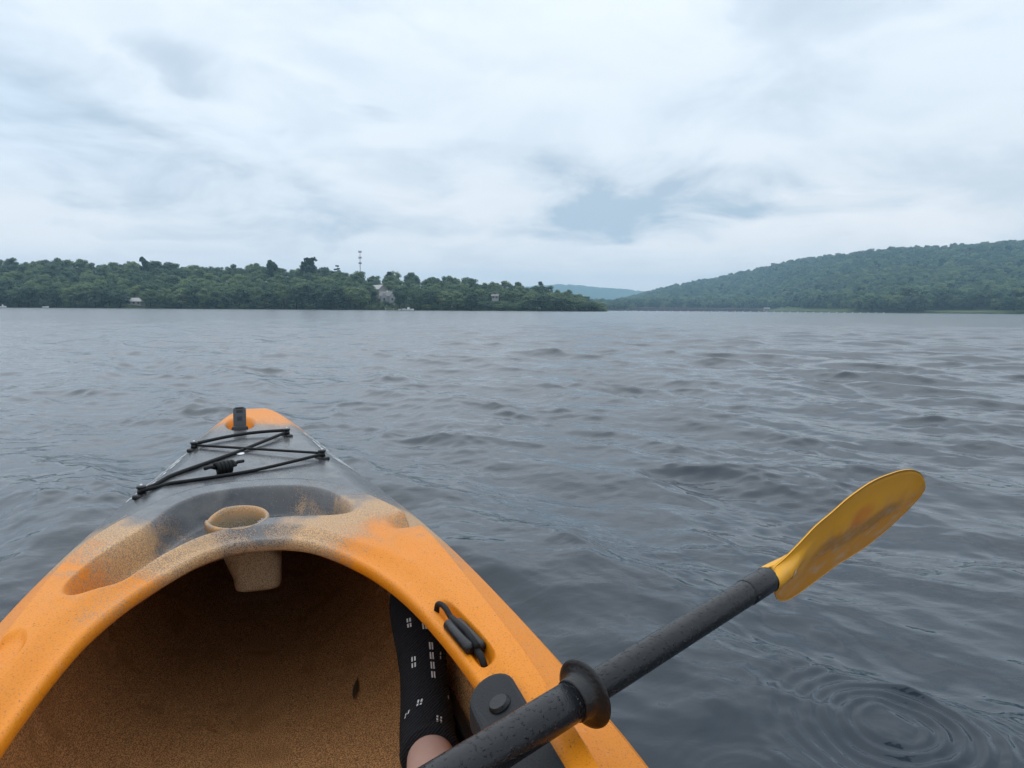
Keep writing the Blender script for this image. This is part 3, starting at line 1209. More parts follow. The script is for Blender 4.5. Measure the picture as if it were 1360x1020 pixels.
def tube_x(stops, seg=40):
    V, F = [], []
    for x, r in stops:
        for k in range(seg):
            a = 2 * PI * k / seg
            V.append((x, r * math.cos(a), r * math.sin(a)))
    F = [tuple(f) for f in grid_faces(len(stops), seg, True)]
    return V, F


ringx = -(NECK - RING).length
TOT = -1.36
xs = lambda a, b, ra, rb, n=10: [(a + (b - a) * i / n, ra + (rb - ra) * i / n) for i in range(n + 1)]
V, F = tube_x([(.0, .001), (.0, .0155)] + xs(-.001, ringx - .01, .0163, .0165, 12) + xs(ringx - .012, TOT - ringx + .012, .0200, .0200, 20) + xs(TOT - ringx + .01, TOT + .001, .0165, .0163, 10) + [(TOT, .0155), (TOT, .001)])
local_obj('shaft', V, F, M_SHAFT)
# ferrule sleeves beside the blades
for a, b in ((.002, -.052), (TOT + .052, TOT - .002)):
    V, F = tube_x([(a, .0160), (a, .0166), (a - .002, .0171), (b + .002, .0171), (b, .0167), (b, .0160)])
    local_obj('ferrule', V, F, M_SHAFT)
# drip rings: collar with a wide cup-shaped flange
for x0, sg in ((ringx, 1), (TOT - ringx, -1)):
    st = [(-.012, .0195), (-.012, .0212), (-.010, .0220), (-.001, .0224), (.0020, .0250), (.0042, .0318), (.0056, .0352), (.0072, .0357), (.0082, .0342), (.0070, .0290), (.006, .0225), (.006, .0165)]
    V, F = tube_x([(x0 + sg * x, r) for x, r in st], 56)
    local_obj('drip_ring', V, F, M_BLACK)

U_ = [(.0, .0155), (.034, .022), (.073, .036), (.105, .049), (.143, .057), (.199, .070), (.266, .076), (.347, .070), (.409, .059), (.458, .042), (.490, .023), (.508, .008), (.516, -.003), (.518, -.010)]
L_ = [(.0, -.0155), (.026, -.026), (.046, -.050), (.075, -.068), (.112, -.080), (.146, -.083), (.180, -.081), (.215, -.078), (.262, -.075), (.329, -.076), (.385, -.070), (.437, -.061), (.480, -.047), (.503, -.033), (.5145, -.020), (.518, -.010)]


def blade_mesh():
    n, m = 90, 26
    up = pchip([p[0] for p in U_], [p[1] for p in U_])
    lo = pchip([p[0] for p in L_], [p[1] for p in L_])
    t = np.linspace(0, 1, n)
    x = .518 * (.25 * t + .75 * (1 - (1 - t) ** 2.6))
    x = np.sort(np.concatenate([x, .518 - .010 * (1 - np.linspace(0, 1, 13)[1:-1]) ** 2]))
    n = len(x)
    top, bot = [], []
    for xi in x:
        yu, yl = float(up(xi)), float(lo(xi))
        for j in range(m):
            v = j / (m - 1)
            e = 2 * v - 1
            y = yl + (yu - yl) * v
            env = float(sm(.02, .16, xi)) * (1 - .4 * xi / .518) * min(1.0, (yu - yl) / .09)
            z = -.010 * (1 - e * e) * env + .006 * (xi / .518) ** 2
            # spine ridge and a fold of the lower half
            neck = 1 - float(sm(.0, .14, xi))
            z += -.009 * env * max(0.0, -e) ** 1.5
            hb = .0155 * neck * math.sqrt(max(0, 1 - min(1, (y / .0160) ** 2))) + .0022 * min(1.0, 9 * (1 - abs(e)) + .45)
            top.append((xi, y, z + hb))
            bot.append((xi, y, z - hb))
    V = np.array(top + bot)
    F1 = grid_faces(n, m)[:, ::-1]
    F2 = grid_faces(n, m) + n * m
    rim = []
    for i in range(n - 1):
        for j, fl in ((0, 1), (m - 1, 0)):
            a, b = i * m + j, (i + 1) * m + j
            q = (a, b, b + n * m, a + n * m)
            rim.append(q if fl else q[::-1])
    return V, np.concatenate([F1, F2, np.array(rim)])


V, F = blade_mesh()
M_BLADE = blade_material()
local_obj('blade', V, F, M_BLADE)
# small worn white sticker near the neck
def blade_face(x, y):
    up, lo = pchip([p[0] for p in U_], [p[1] for p in U_]), pchip([p[0] for p in L_], [p[1] for p in L_])
    yu, yl = float(up(x)), float(lo(x))
    e = 2 * (y - yl) / (yu - yl) - 1
    env = float(sm(.02, .16, x)) * (1 - .4 * x / .518)
    nk = 1 - float(sm(.0, .14, x))
    return -.010 * (1 - e * e) * env - .009 * env * max(0.0, -e) ** 1.5 + .0155 * nk * math.sqrt(max(0, 1 - min(1, (y / .0160) ** 2))) + .0030


sv, sf = [], []
for k in range(3):
    y0 = -.0125 + .0060 * k
    for x0, x1, ya, yb in ((.046, .052, y0, y0 + .0045),):
        i0 = len(sv)
        sv += [(x0, ya, blade_face(x0, ya) + .0006), (x1, ya, blade_face(x1, ya) + .0006), (x1, yb, blade_face(x1, yb) + .0006), (x0, yb, blade_face(x0, yb) + .0006)]
        sf.append((i0, i0 + 1, i0 + 2, i0 + 3))
local_obj('sticker', sv, sf, M_WHITE, None, False)
far = local_obj('blade', V, F, M_BLADE, mtx=Matrix.Translation(pd * TOT) @ (MB @ Matrix.Rotation(PI, 4, 'Z') @ Matrix.Rotation(R(60), 4, 'X')))
bpy.context.view_layer.update()
# ==SHORE==
# ------------------------------------------------------------------ shores: bearings are given as x of a 1360-wide view, elevations as rise over distance
def bear(px, d, z=0.0):
    """point at distance d along the view axis on bearing px"""
    return np.array([(px - 680.0) / 955.0 * d, d, z])


def rise(px, py, d):
    return (406.2 + px * .00735 - py) / 950.0 * d + CAM_H


def foliage(name, c0, c1, c2):
    m, n, b = new_mat(name)
    oi = n.new('ShaderNodeObjectInfo')
    tcn = n.new('ShaderNodeTexCoord')
    g = n.new('ShaderNodeNewGeometry')
    v = n.noise(tcn.outputs['Object'], 7.0, 3.0, .6)
    far_v = n.noise(n.vmath('SCALE', g.outputs['Position'], .011), 1.0, 2.0, .5)
    c = n.mix(n.step(v, .35, .65), c0, c1)
    c = n.mix(n.math('MULTIPLY', n.step(n.math('ADD', n.math('MULTIPLY', oi.outputs['Random'], .55), n.math('MULTIPLY', far_v, .5)), .38, .85), .75), c, c2)
    n.l.new(c, b.inputs['Base Color'])
    b.inputs['Roughness'].default_value = .75
    b.inputs['Specular IOR Level'].default_value = .2
    tr = n.new('ShaderNodeBsdfTranslucent')
    n.l.new(c, tr.inputs['Color'])
    mx = n.new('ShaderNodeAddShader')
    n.l.new(b.outputs[0], mx.inputs[0])
    n.l.new(tr.outputs[0], mx.inputs[1])
    n.l.new(mx.outputs[0], n.n['Material Output'].inputs['Surface'])
    return m


M_FOL = foliage('broadleaf_foliage', (0.034, 0.058, 0.036), (0.060, 0.094, 0.052), (0.130, 0.165, 0.075))
M_PINE = foliage('pine_foliage', (0.012, 0.026, 0.014), (0.020, 0.040, 0.020), (0.030, 0.055, 0.026))
M_BARK = plain('bark', (0.055, 0.042, 0.032), .9, .2, .4, 8)


def crown_mesh(name, seed, lobes, leaves, rx, zb, zt, size, mat, conic=0.0):
    """leaf-sized faces spread over many uneven lobes inside a crown volume (unit-height tree)"""
    rg = np.random.default_rng(seed)
    C, RR = [], []
    for i in range(lobes):
        a = rg.uniform(0, 2 * PI)
        h = rg.uniform(0, 1) ** .85
        prof = math.sin(PI * (0.10 + .80 * h)) ** .6 if conic == 0 else (1 - h) ** .8 + .06
        rad = rx * prof * rg.uniform(.25, 1.0) ** .5
        C.append((rad * math.cos(a) * .85, rad * math.sin(a) * .85, zb + (zt - zb) * (.08 + .86 * h)))
        RR.append(rx * rg.uniform(.22, .40) * (1 if conic == 0 else .42 + .5 * (1 - h)))
    C = np.array(C)
    RR = np.array(RR)
    pick = rg.choice(lobes, leaves, p=RR ** 2 / (RR ** 2).sum())
    d = rg.normal(size=(leaves, 3))
    d[:, 2] += .35
    d /= np.linalg.norm(d, axis=1)[:, None]
    flat = .75 if conic == 0 else .38
    p = C[pick] + d * (RR[pick] * rg.uniform(.72, 1.08, leaves))[:, None] * [1, 1, flat]
    nrm = d + rg.normal(size=(leaves, 3)) * .55
    nrm /= np.linalg.norm(nrm, axis=1)[:, None]
    ref = rg.normal(size=(leaves, 3))
    u = np.cross(nrm, ref)
    u /= np.linalg.norm(u, axis=1)[:, None]
    w = np.cross(nrm, u)
    s = (size * rg.uniform(.6, 1.5, leaves))[:, None]
    quad = np.stack([p - u * s - w * s * .7, p + u * s - w * s * .5, p + u * s * .8 + w * s * .8, p - u * s * .7 + w * s * .6], 1)
    V = [quad.reshape(-1, 3)]
    F = [np.arange(leaves * 4).reshape(-1, 4)]
    k = leaves * 4
    # inner limbs of leaf mass so the crown is not hollow
    oct_v = np.array([(1, 0, 0), (0, 1, 0), (-1, 0, 0), (0, -1, 0), (0, 0, 1), (0, 0, -1)], float)
    oct_f = np.array([(0, 1, 4, 4), (1, 2, 4, 4), (2, 3, 4, 4), (3, 0, 4, 4), (1, 0, 5, 5), (2, 1, 5, 5), (3, 2, 5, 5), (0, 3, 5, 5)])
    tri_v, tri_f = [], []
    for c, r in zip(C, RR):
        tri_v.append(oct_v * r * .74 * [1, 1, flat] + c)
    allv = np.concatenate(V + tri_v)
    faces = [tuple(f) for f in F[0]]
    for i in range(lobes):
        o = k + 6 * i
        for f in oct_f:
            faces.append((o + f[0], o + f[1], o + f[2]))
    return mesh_data(name, allv, faces, mat, False)


def trunk_mesh(name, seed, rx, pine=False):
    rg = random.Random(seed)
    V, F = tube([(0, 0, -.03), (.004, 0, .12), (rg.uniform(-.01, .01), rg.uniform(-.01, .01), .4), (rg.uniform(-.02, .02), rg.uniform(-.02, .02), .78 if not pine else .95)],
                [.026, .019, .014, .004], 8)
    V, F = list(V), list(F)
    for i in range(6):
        a = rg.uniform(0, 2 * PI)
        z0 = rg.uniform(.25, .55)
        l_ = rx * rg.uniform(.5, .8)
        v, f = tube([(0, 0, z0), (l_ * .5 * math.cos(a), l_ * .5 * math.sin(a), z0 + .09), (l_ * math.cos(a), l_ * math.sin(a), z0 + .20)], [.010, .007, .002], 6)
        k = len(V)
        V += v
        F += [tuple(q + k for q in t) for t in f]
    return mesh_data(name, V, F, M_BARK, True)


BROAD = [(crown_mesh('crown', 100 + i, 38, 3200, .36 + .03 * (i % 3), .16 + .03 * (i % 2), 1.0, .0165, M_FOL), trunk_mesh('trunk', 30 + i, .3)) for i in range(6)]
PINES = [(crown_mesh('crown', 200 + i, 30, 1500, .24, .30, 1.0, .020, M_PINE, 1.0), trunk_mesh('trunk', 60 + i, .2, True)) for i in range(2)]
WHITEP = [(crown_mesh('crown', 220 + i, 20, 1300, .27, .45, 1.0, .024, M_PINE), trunk_mesh('trunk', 70 + i, .25, True)) for i in range(2)]


def tree(name, loc, height, var, label, group, width=1.0):
    r = empty(name, tuple(loc), random.uniform(0, 6.28))
    r.scale = (height * width, height * width * random.uniform(.9, 1.1), height)
    cm, tm = var
    link(bpy.data.objects.new('crown', cm), r)
    link(bpy.data.objects.new('trunk', tm), r)
    tag(r, label, 'tree', group)
    return r


# ---- left headland
silL = pchip([-700, -300, 0, 60, 120, 190, 250, 330, 400, 440, 480, 500, 525, 560, 620, 660, 700, 730, 760, 785, 800],
             [352, 345, 343, 342, 346, 345, 349, 350, 352, 354, 362, 363, 360, 364, 368, 373, 378, 381, 387, 396, 406])
shoreL = pchip([-700, -300, 0, 200, 400, 540, 700, 800], [330, 345, 350, 352, 355, 352, 358, 372])
frontL = pchip([-700, 0, 150, 300, 450, 540, 600, 700, 770, 800], [11, 10.5, 9.5, 10.5, 11, 9.5, 9, 8, 6, 3])
DEPTH = 120.0


def canopyL(px, t):
    d = float(shoreL(px)) + DEPTH * t
    hs = rise(px, float(silL(px)), d)
    return float(frontL(px)) * (1 - t ** .75) + hs * t ** .75


def groundL(px, t):
    if t > 1:
        return groundL(px, 1.0) * max(0.0, 1 - (t - 1) * .9)
    c = canopyL(px, t)
    g = max(.25 + 3.0 * t, c - 12.0 - 1.5 * t)
    # lawn running up to the two houses
    w = float(np.exp(-((px - 512) / 17.0) ** 2)) * (1 - float(sm(.45, .7, np.array(t))))
    g = g * (1 - w) + (.4 + 17.5 * t) * w
    # small terrace for the cottage by the water
    w = float(np.exp(-((px - 177) / 16.0) ** 2)) * (1 - float(sm(.10, .25, np.array(t))))
    return g * (1 - w) + 1.9 * w


def soil_material(name, c0, c1, c2, sc):
    m, n, b = new_mat(name)
    g = n.new('ShaderNodeNewGeometry')
    P = g.outputs['Position']
    c = n.mix(n.step(n.noise(P, sc, 4.0, .6), .35, .65), c0, c1)
    c = n.mix(n.step(n.noise(P, sc * .2, 3.0, .5), .5, .7), c, c2)
    n.l.new(c, b.inputs['Base Color'])
    b.inputs['Roughness'].default_value = .95
    b.inputs['Specular IOR Level'].default_value = .1
    return m


M_GROUND = soil_material('woodland_ground', (0.030, 0.042, 0.016), (0.050, 0.070, 0.024), (0.070, 0.090, 0.030), .3)
M_GRASS = soil_material('rough_grass', (0.065, 0.090, 0.034), (0.085, 0.105, 0.042), (0.10, 0.10, 0.055), .25)


def terrain(name, pxs, ts, shore, depth, ground, mat):
    V = []
    for t in ts:
        for px in pxs:
            d = float(shore(px)) + depth * t
            z = ground(px, t) if t >= 0 else -.6
            p = bear(px, d, z)
            V.append(p)
    o = mesh_obj(name, V, grid_faces(len(ts), len(pxs))[:, ::-1], mat)
    return tag(o, kind='structure')


tsL = [-.012, 0.0] + list(np.linspace(.03, 1, 22)) + [1.6, 2.6]
terrain('headland', np.concatenate([np.linspace(-700, 470, 60), np.linspace(478, 548, 25), np.linspace(556, 806, 30)]), tsL, shoreL, DEPTH, groundL, M_GROUND)

placed = []
HOUSE_GAPS = [(490, 530, .34), (163, 194, .06)]
rows = [0.015, .09, .19, .31, .47, .66, .88]
LBL_T = 'broadleaf tree in the dense wood covering the left headland'
ntree = 0
for ri, t in enumerate(rows):
    step = (18, 17.5, 18, 20, 22, 24, 26)[ri]
    px = -24 + random.uniform(0, step)
    while px < 797:
        tt = min(1, max(.0, t + random.uniform(-.035, .035)))
        skip = any(a < px < b and tt < c for a, b, c in HOUSE_GAPS)
        if 630 < px < 700 and tt < .14:
            skip = True
        if not skip:
            g = groundL(px, tt)
            c = canopyL(px, tt)
            h = max(3.2, (c - g) * random.uniform(.90, 1.06))
            d = float(shoreL(px)) + DEPTH * tt
            rowname = ('at the waterline', 'on the mid slope', 'on the skyline')[0 if ri < 2 else (1 if ri < 5 else 2)]
            zone = ('left of the low cottage' if px < 165 else 'between low cottage and bushy pine' if px < 405 else
                    'between bushy pine and houses' if px < 505 else 'between houses and headland tip')
            tree('broadleaf_tree', bear(px, d, g), h, random.choice(BROAD), 'broadleaf headland tree ' + rowname + ', ' + zone, 'headland trees ' + rowname + ', ' + zone,
                 1.05 * max(1.0, 10.5 / h) * random.uniform(.88, 1.12))
            ntree += 1
        px += step * random.uniform(.75, 1.25)

# emergent pines that stand out against the sky
for px, top, wdt, lab in ((361, 347.5, .85, 'dark round-topped pine rising alone above the canopy, left of the bushier pine'),
                          (411, 344.5, 1.15, 'tall bushy dark pine at the highest point of the headland canopy'),
                          (193, 343.2, .6, 'flat-topped pine poking above the canopy at far left'),
                          (717, 373, 1.5, 'small dark conifer above the descending treeline right of the houses'),
                          (516, 360, 1.2, 'pointed conifer on the skyline just right of the mast'),
                          (448, 352, 1.2, 'dark conifer on the skyline between bushy pine and mast')):
    t = .72
    d = float(shoreL(px)) + DEPTH * t
    top_z = rise(px, top, d)
    g = groundL(px, t)
    tree('pine_tree', bear(px, d, g), top_z - g, random.choice(WHITEP if top < 350 else PINES), lab, None, wdt)


# ---- forest masses (nobody could count them): one object each, instanced crowns
inst_col = bpy.data.collections.new('crown_sources')
for i, (cm, tm) in enumerate(BROAD[:5] + PINES[:1] + WHITEP[:1]):
    inst_col.objects.link(bpy.data.objects.new('crown_source', cm))


def scatter_group():
    ng = bpy.data.node_groups.new('scatter_crowns', 'GeometryNodeTree')
    ng.interface.new_socket('Geometry', in_out='INPUT', socket_type='NodeSocketGeometry')
    ng.interface.new_socket('Geometry', in_out='OUTPUT', socket_type='NodeSocketGeometry')
    nn = ng.nodes
    gi, go = nn.new('NodeGroupInput'), nn.new('NodeGroupOutput')
    ip = nn.new('GeometryNodeInstanceOnPoints')
    ci = nn.new('GeometryNodeCollectionInfo')
    ci.inputs[0].default_value = inst_col
    ci.inputs['Separate Children'].default_value = True
    ci.inputs['Reset Children'].default_value = True
    sa = nn.new('GeometryNodeInputNamedAttribute')
    sa.data_type = 'FLOAT_VECTOR'
    sa.inputs[0].default_value = 'size'
    ra = nn.new('GeometryNodeInputNamedAttribute')
    ra.data_type = 'FLOAT_VECTOR'
    ra.inputs[0].default_value = 'turn'
    ia = nn.new('GeometryNodeInputNamedAttribute')
    ia.data_type = 'INT'
    ia.inputs[0].default_value = 'pick'
    l = ng.links
    l.new(gi.outputs[0], ip.inputs['Points'])
    l.new(ci.outputs[0], ip.inputs['Instance'])
    ip.inputs['Pick Instance'].default_value = True
    l.new(ia.outputs[0], ip.inputs['Instance Index'])
    l.new(ra.outputs[0], ip.inputs['Rotation'])
    l.new(sa.outputs[0], ip.inputs['Scale'])
    l.new(ip.outputs[0], go.inputs[0])
    return ng


SCAT = scatter_group()


def forest(name, pts, hs, ws, label, cat='forest'):
    me = bpy.data.meshes.new(name)
    me.from_pydata([tuple(map(float, p)) for p in pts], [], [])
    n = len(pts)
    a = me.attributes.new('size', 'FLOAT_VECTOR', 'POINT')
    a.data.foreach_set('vector', np.column_stack([np.array(hs) * ws, np.array(hs) * ws, hs]).astype(np.float32).ravel())
    a = me.attributes.new('turn', 'FLOAT_VECTOR', 'POINT')
    a.data.foreach_set('vector', np.column_stack([np.zeros(n), np.zeros(n), RNG.uniform(0, 6.28, n)]).astype(np.float32).ravel())
    a = me.attributes.new('pick', 'INT', 'POINT')
    a.data.foreach_set('value', np.where(RNG.uniform(size=n) < (.10 if 'forest' in name else .0), RNG.integers(5, 7, n), RNG.integers(0, 5, n)).astype(np.int32))
    o = link(bpy.data.objects.new(name, me))
    md = o.modifiers.new('scatter', 'NODES')
    md.node_group = SCAT
    return tag(o, label, cat, kind='stuff')


# rest of the headland wood: beyond the frame to the left and behind the front rows, plus a fringe of shrubs at the waterline
P_, H_, W_ = [], [], []
for t in np.arange(.0, 1.25, .085):
    px = -690.0
    while px < 790:
        tt = t + random.uniform(-.03, .03)
        inside_v = px > -24
        if not inside_v or tt > .93:
            tc_ = min(max(tt, 0), 1)
            g = groundL(px, tc_)
            c = canopyL(px, tc_) - (0 if tt < .95 else 2.5)
            d = float(shoreL(px)) + DEPTH * tt
            P_.append(bear(px, d, g))
            H_.append(max(3.0, (c - g) * random.uniform(.85, 1.05)))
            W_.append(1.0)
        px += 24 * random.uniform(.7, 1.3)
forest('headland_wood', P_, H_, np.array(W_), 'continuous green wood filling the back of the left headland')
P_, H_, W_ = [], [], []
px = -690.0
while px < 800:
    d = float(shoreL(px)) + random.uniform(.2, 5)
    if not (528 < px < 546):
        hh = random.uniform(1.6, 4.2) * (0.6 if 490 < px < 530 or 163 < px < 194 else 1)
        P_.append(bear(px, d, -.5))
        H_.append(hh)
        W_.append(random.uniform(1.2, 1.9))
    px += random.uniform(3, 6.5)
for i in range(90):
    px = random.uniform(628, 702)
    tt = random.uniform(.0, .13)
    P_.append(bear(px, float(shoreL(px)) + DEPTH * tt, groundL(px, tt) - .3))
    H_.append(random.uniform(2.2, 4.0) + tt * 8)
    W_.append(random.uniform(1.1, 1.6))
for i in range(26):
    px = random.uniform(494, 522)
    tt = random.uniform(.0, .16)
    P_.append(bear(px, float(shoreL(px)) + DEPTH * tt, groundL(px, tt) - .3))
    H_.append(random.uniform(1.2, 2.6))
    W_.append(random.uniform(1.1, 1.6))
forest('shore_shrubs', P_, H_, np.array(W_), 'low green shrubs fringing the waterline of the left headland', 'shrubs')

# ---- right hill
silR = pchip([780, 800, 830, 860, 900, 950, 1000, 1040, 1080, 1130, 1180, 1240, 1300, 1340, 1400, 1600, 1900], [409, 406, 399, 391, 381, 372, 361, 352, 347, 341, 335, 333, 329, 327, 328, 336, 352])
shoreR = pchip([780, 1000, 1060, 1150, 1250, 1360, 1900], [1080, 1000, 820, 640, 570, 510, 380])
DR = 760.0


def groundR(px, t):
    if t > 1:
        return groundR(px, 1.0) * (1 - (t - 1) * .8)
    ridge = rise(px, float(silR(px)), float(shoreR(px)) + DR) - 9
    lowr = .8 + 3 * t
    z = lowr + max(0, ridge - 3) * (float(sm(.0, 1.25, np.array(t))) / .8960 * .8 + .2 * t)
    return z


terrain('hillside', np.concatenate([np.linspace(780, 1360, 60), np.linspace(1380, 1900, 24)]), [-.004, 0.0] + list(np.linspace(.03, 1, 26)) + [1.3, 1.8], shoreR, DR, groundR, M_GROUND)
P_, H_, W_ = [], [], []
dd = 0.0
while dd <= DR * 1.06:
    t = dd / DR
    px = 786.0
    while px < 1720:
        d = float(shoreR(px)) + dd
        tt = min(1.0, max(.0, t + random.uniform(-.006, .006)))
        lowgrass = (tt < .05 and (1004 < px < 1130 or 1236 < px < 1335)) or (tt < .085 and 1028 < px < 1062)
        if not lowgrass and not (tt < .02 and px < 1010):
            P_.append(bear(px, d + random.uniform(-3, 3), groundR(px, tt)))
            H_.append(random.choice((random.uniform(7.5, 11), random.uniform(10, 14), random.uniform(13, 17.5))))
            W_.append(random.uniform(.85, 1.35))
        px += (8.2 + 2.2 * t) / d * 955 * random.uniform(.7, 1.3)
    dd += 9.5 + 3 * t
forest('hillside_forest', P_, H_, np.array(W_), 'unbroken hazy green forest over the hill on the right')

LBL_R = 'tree at the foot of the right-hand hill near the water'
for px, top, w, lab in ((1204, 381, 1.25, 'large pale spreading tree standing proud at the foot of the right hill'), (1180, 388, 1.0, None), (1228, 392, 1.0, None), (1140, 398, 1.0, None), (1158, 395, 1.0, None),
                        (1262, 384, .9, 'slender tree with pale bare limbs behind the right grass strip'), (1290, 386, 1.0, None), (1322, 388, 1.0, None), (1346, 386, 1.0, None), (1362, 390, 1.0, None), (1118, 400, .9, None),
                        (1096, 401, .9, None), (1382, 386, 1.0, None), (1410, 384, 1.0, None)):
    t = .03 if not (1236 < px < 1335 or px < 1130) else .055
    d = float(shoreR(px)) + DR * t
    g = groundR(px, t)
    tree('broadleaf_tree', bear(px, d, g), rise(px, top, d) - g, random.choice(BROAD), lab or LBL_R, None if lab else 'trees at the foot of the right hill', w)

# small wood on the spit between headland and causeway
for px, top in ((806, 405), (813, 403), (821, 402), (829, 403.5), (838, 405)):
    d = 900 + random.uniform(0, 30)
    tree('broadleaf_tree', bear(px, d, .4), rise(px, top, d) - .4, random.choice(BROAD), 'low dark tree on the spit just right of the headland tip', 'trees on the spit', 1.3)


def patch(name, pts, mat, kind='structure'):
    """sloping ground patch: list of (px, d, z) rows near/far"""
    V = [bear(*p) for row in pts for p in row]
    o = mesh_obj(name, V, grid_faces(len(pts), len(pts[0]))[:, ::-1], mat)
    return tag(o, kind=kind)


pxs = np.linspace(1000, 1135, 16)
patch('grass_bank', [[(p, float(shoreR(p)) - 2, -.4) for p in pxs], [(p, float(shoreR(p)) + 1, .9 + .4 * math.sin(p)) for p in pxs],
                     [(p, float(shoreR(p)) + DR * .045, groundR(p, .045) + 1.2) for p in pxs], [(p, float(shoreR(p)) + DR * .09, groundR(p, .09) + .25 + 3 * math.exp(-((p - 1045) / 12) ** 2)) for p in pxs]], M_GRASS)
pxs = np.linspace(1226, 1420, 16)
patch('grass_strip', [[(p, float(shoreR(p)) - 1.5, -.4) for p in pxs], [(p, float(shoreR(p)) + 1, .5) for p in pxs], [(p, float(shoreR(p)) + DR * .022, groundR(p, .022) + .9) for p in pxs],
                      [(p, float(shoreR(p)) + DR * .045, groundR(p, .045) + .3) for p in pxs]], M_GRASS)
V = [bear(px, d, z) for d, z in ((880, -.5), (884, .5), (960, .6), (968, -.5)) for px in np.linspace(792, 846, 8)]
tag(mesh_obj('spit', V, grid_faces(4, 8)[:, ::-1], M_GROUND), kind='structure')

# ---- far blue ridge
silF = pchip([250, 600, 690, 745, 790, 830, 858, 900, 1000, 1200], [396, 392, 383, 379.0, 382.5, 385.5, 388.5, 392, 398, 405])
V = []
pxs = np.linspace(250, 1200, 240)
for ti, t in enumerate(np.linspace(0, 1, 14)):
    for px in pxs:
        d = 3300 + 900 * t
        zt = rise(px, float(silF(px)), 4200)
        z = max(0, zt) * math.sin(t * PI / 2) ** .9 + (random.uniform(-5, 5) if 0 < t else 0)
        V.append(bear(px, d, z if t > 0 else -.5))
tag(mesh_obj('far_hill', V, grid_faces(14, 240)[:, ::-1], soil_material('far_forest', (0.030, 0.060, 0.020), (0.045, 0.080, 0.026), (0.05, 0.085, 0.03), .02)), kind='structure')


# ---- mast
M_MAST = plain('galvanised_mast', (0.22, 0.23, 0.24), .5, metal=.4)
d = 470.0
base = bear(478.5, d, 14.0)
mast = empty('radio_mast', tuple(base))
tag(mast, 'thin grey mast with three tiers of antennas above the treeline', 'mast')
mtop = rise(478.5, 335, d) - 14.0
V, F = tube([(0, 0, 0), (0, 0, mtop * .5), (0, 0, mtop)], [.30, .22, .15], 10)
mesh_obj('pole', V, F, M_MAST, mast)
for k, (zz, rr_) in enumerate(((mtop - .6, 1.0), (mtop - 4.4, .95), (mtop - 7.9, .9))):
    bm = bmesh.new()
    bmesh.ops.create_cone(bm, cap_ends=True, segments=9, radius1=rr_ * .8, radius2=rr_ * .8, depth=.18, matrix=Matrix.Translation((0, 0, zz)))
    pf = bm_obj('platform', bm, M_MAST, mast)
    for j in range(9):
        a = 2 * PI * j / 9
        bm = bmesh.new()
        box(bm, -.06, .06, -.10, .10, -.6, .6, 0, Matrix.Translation((rr_ * math.cos(a), rr_ * math.sin(a), zz + .15)) @ Matrix.Rotation(a, 4, 'Z'))
        bm_obj('antenna', bm, M_MAST, pf)

# ---- houses
M_CREAM = plain('cream_siding', (0.27, 0.255, 0.23), .7, gscale=8)
M_WALLW = plain('white_siding', (0.34, 0.34, 0.33), .7, gscale=8)
M_ROOFG = plain('grey_shingles', (0.20, 0.19, 0.18), .85, gscale=8)
M_ROOFL = plain('pale_metal_roof', (0.38, 0.37, 0.35), .6, gscale=8)
M_PANE = plain('dark_window_glass', (0.02, 0.025, 0.03), .15)


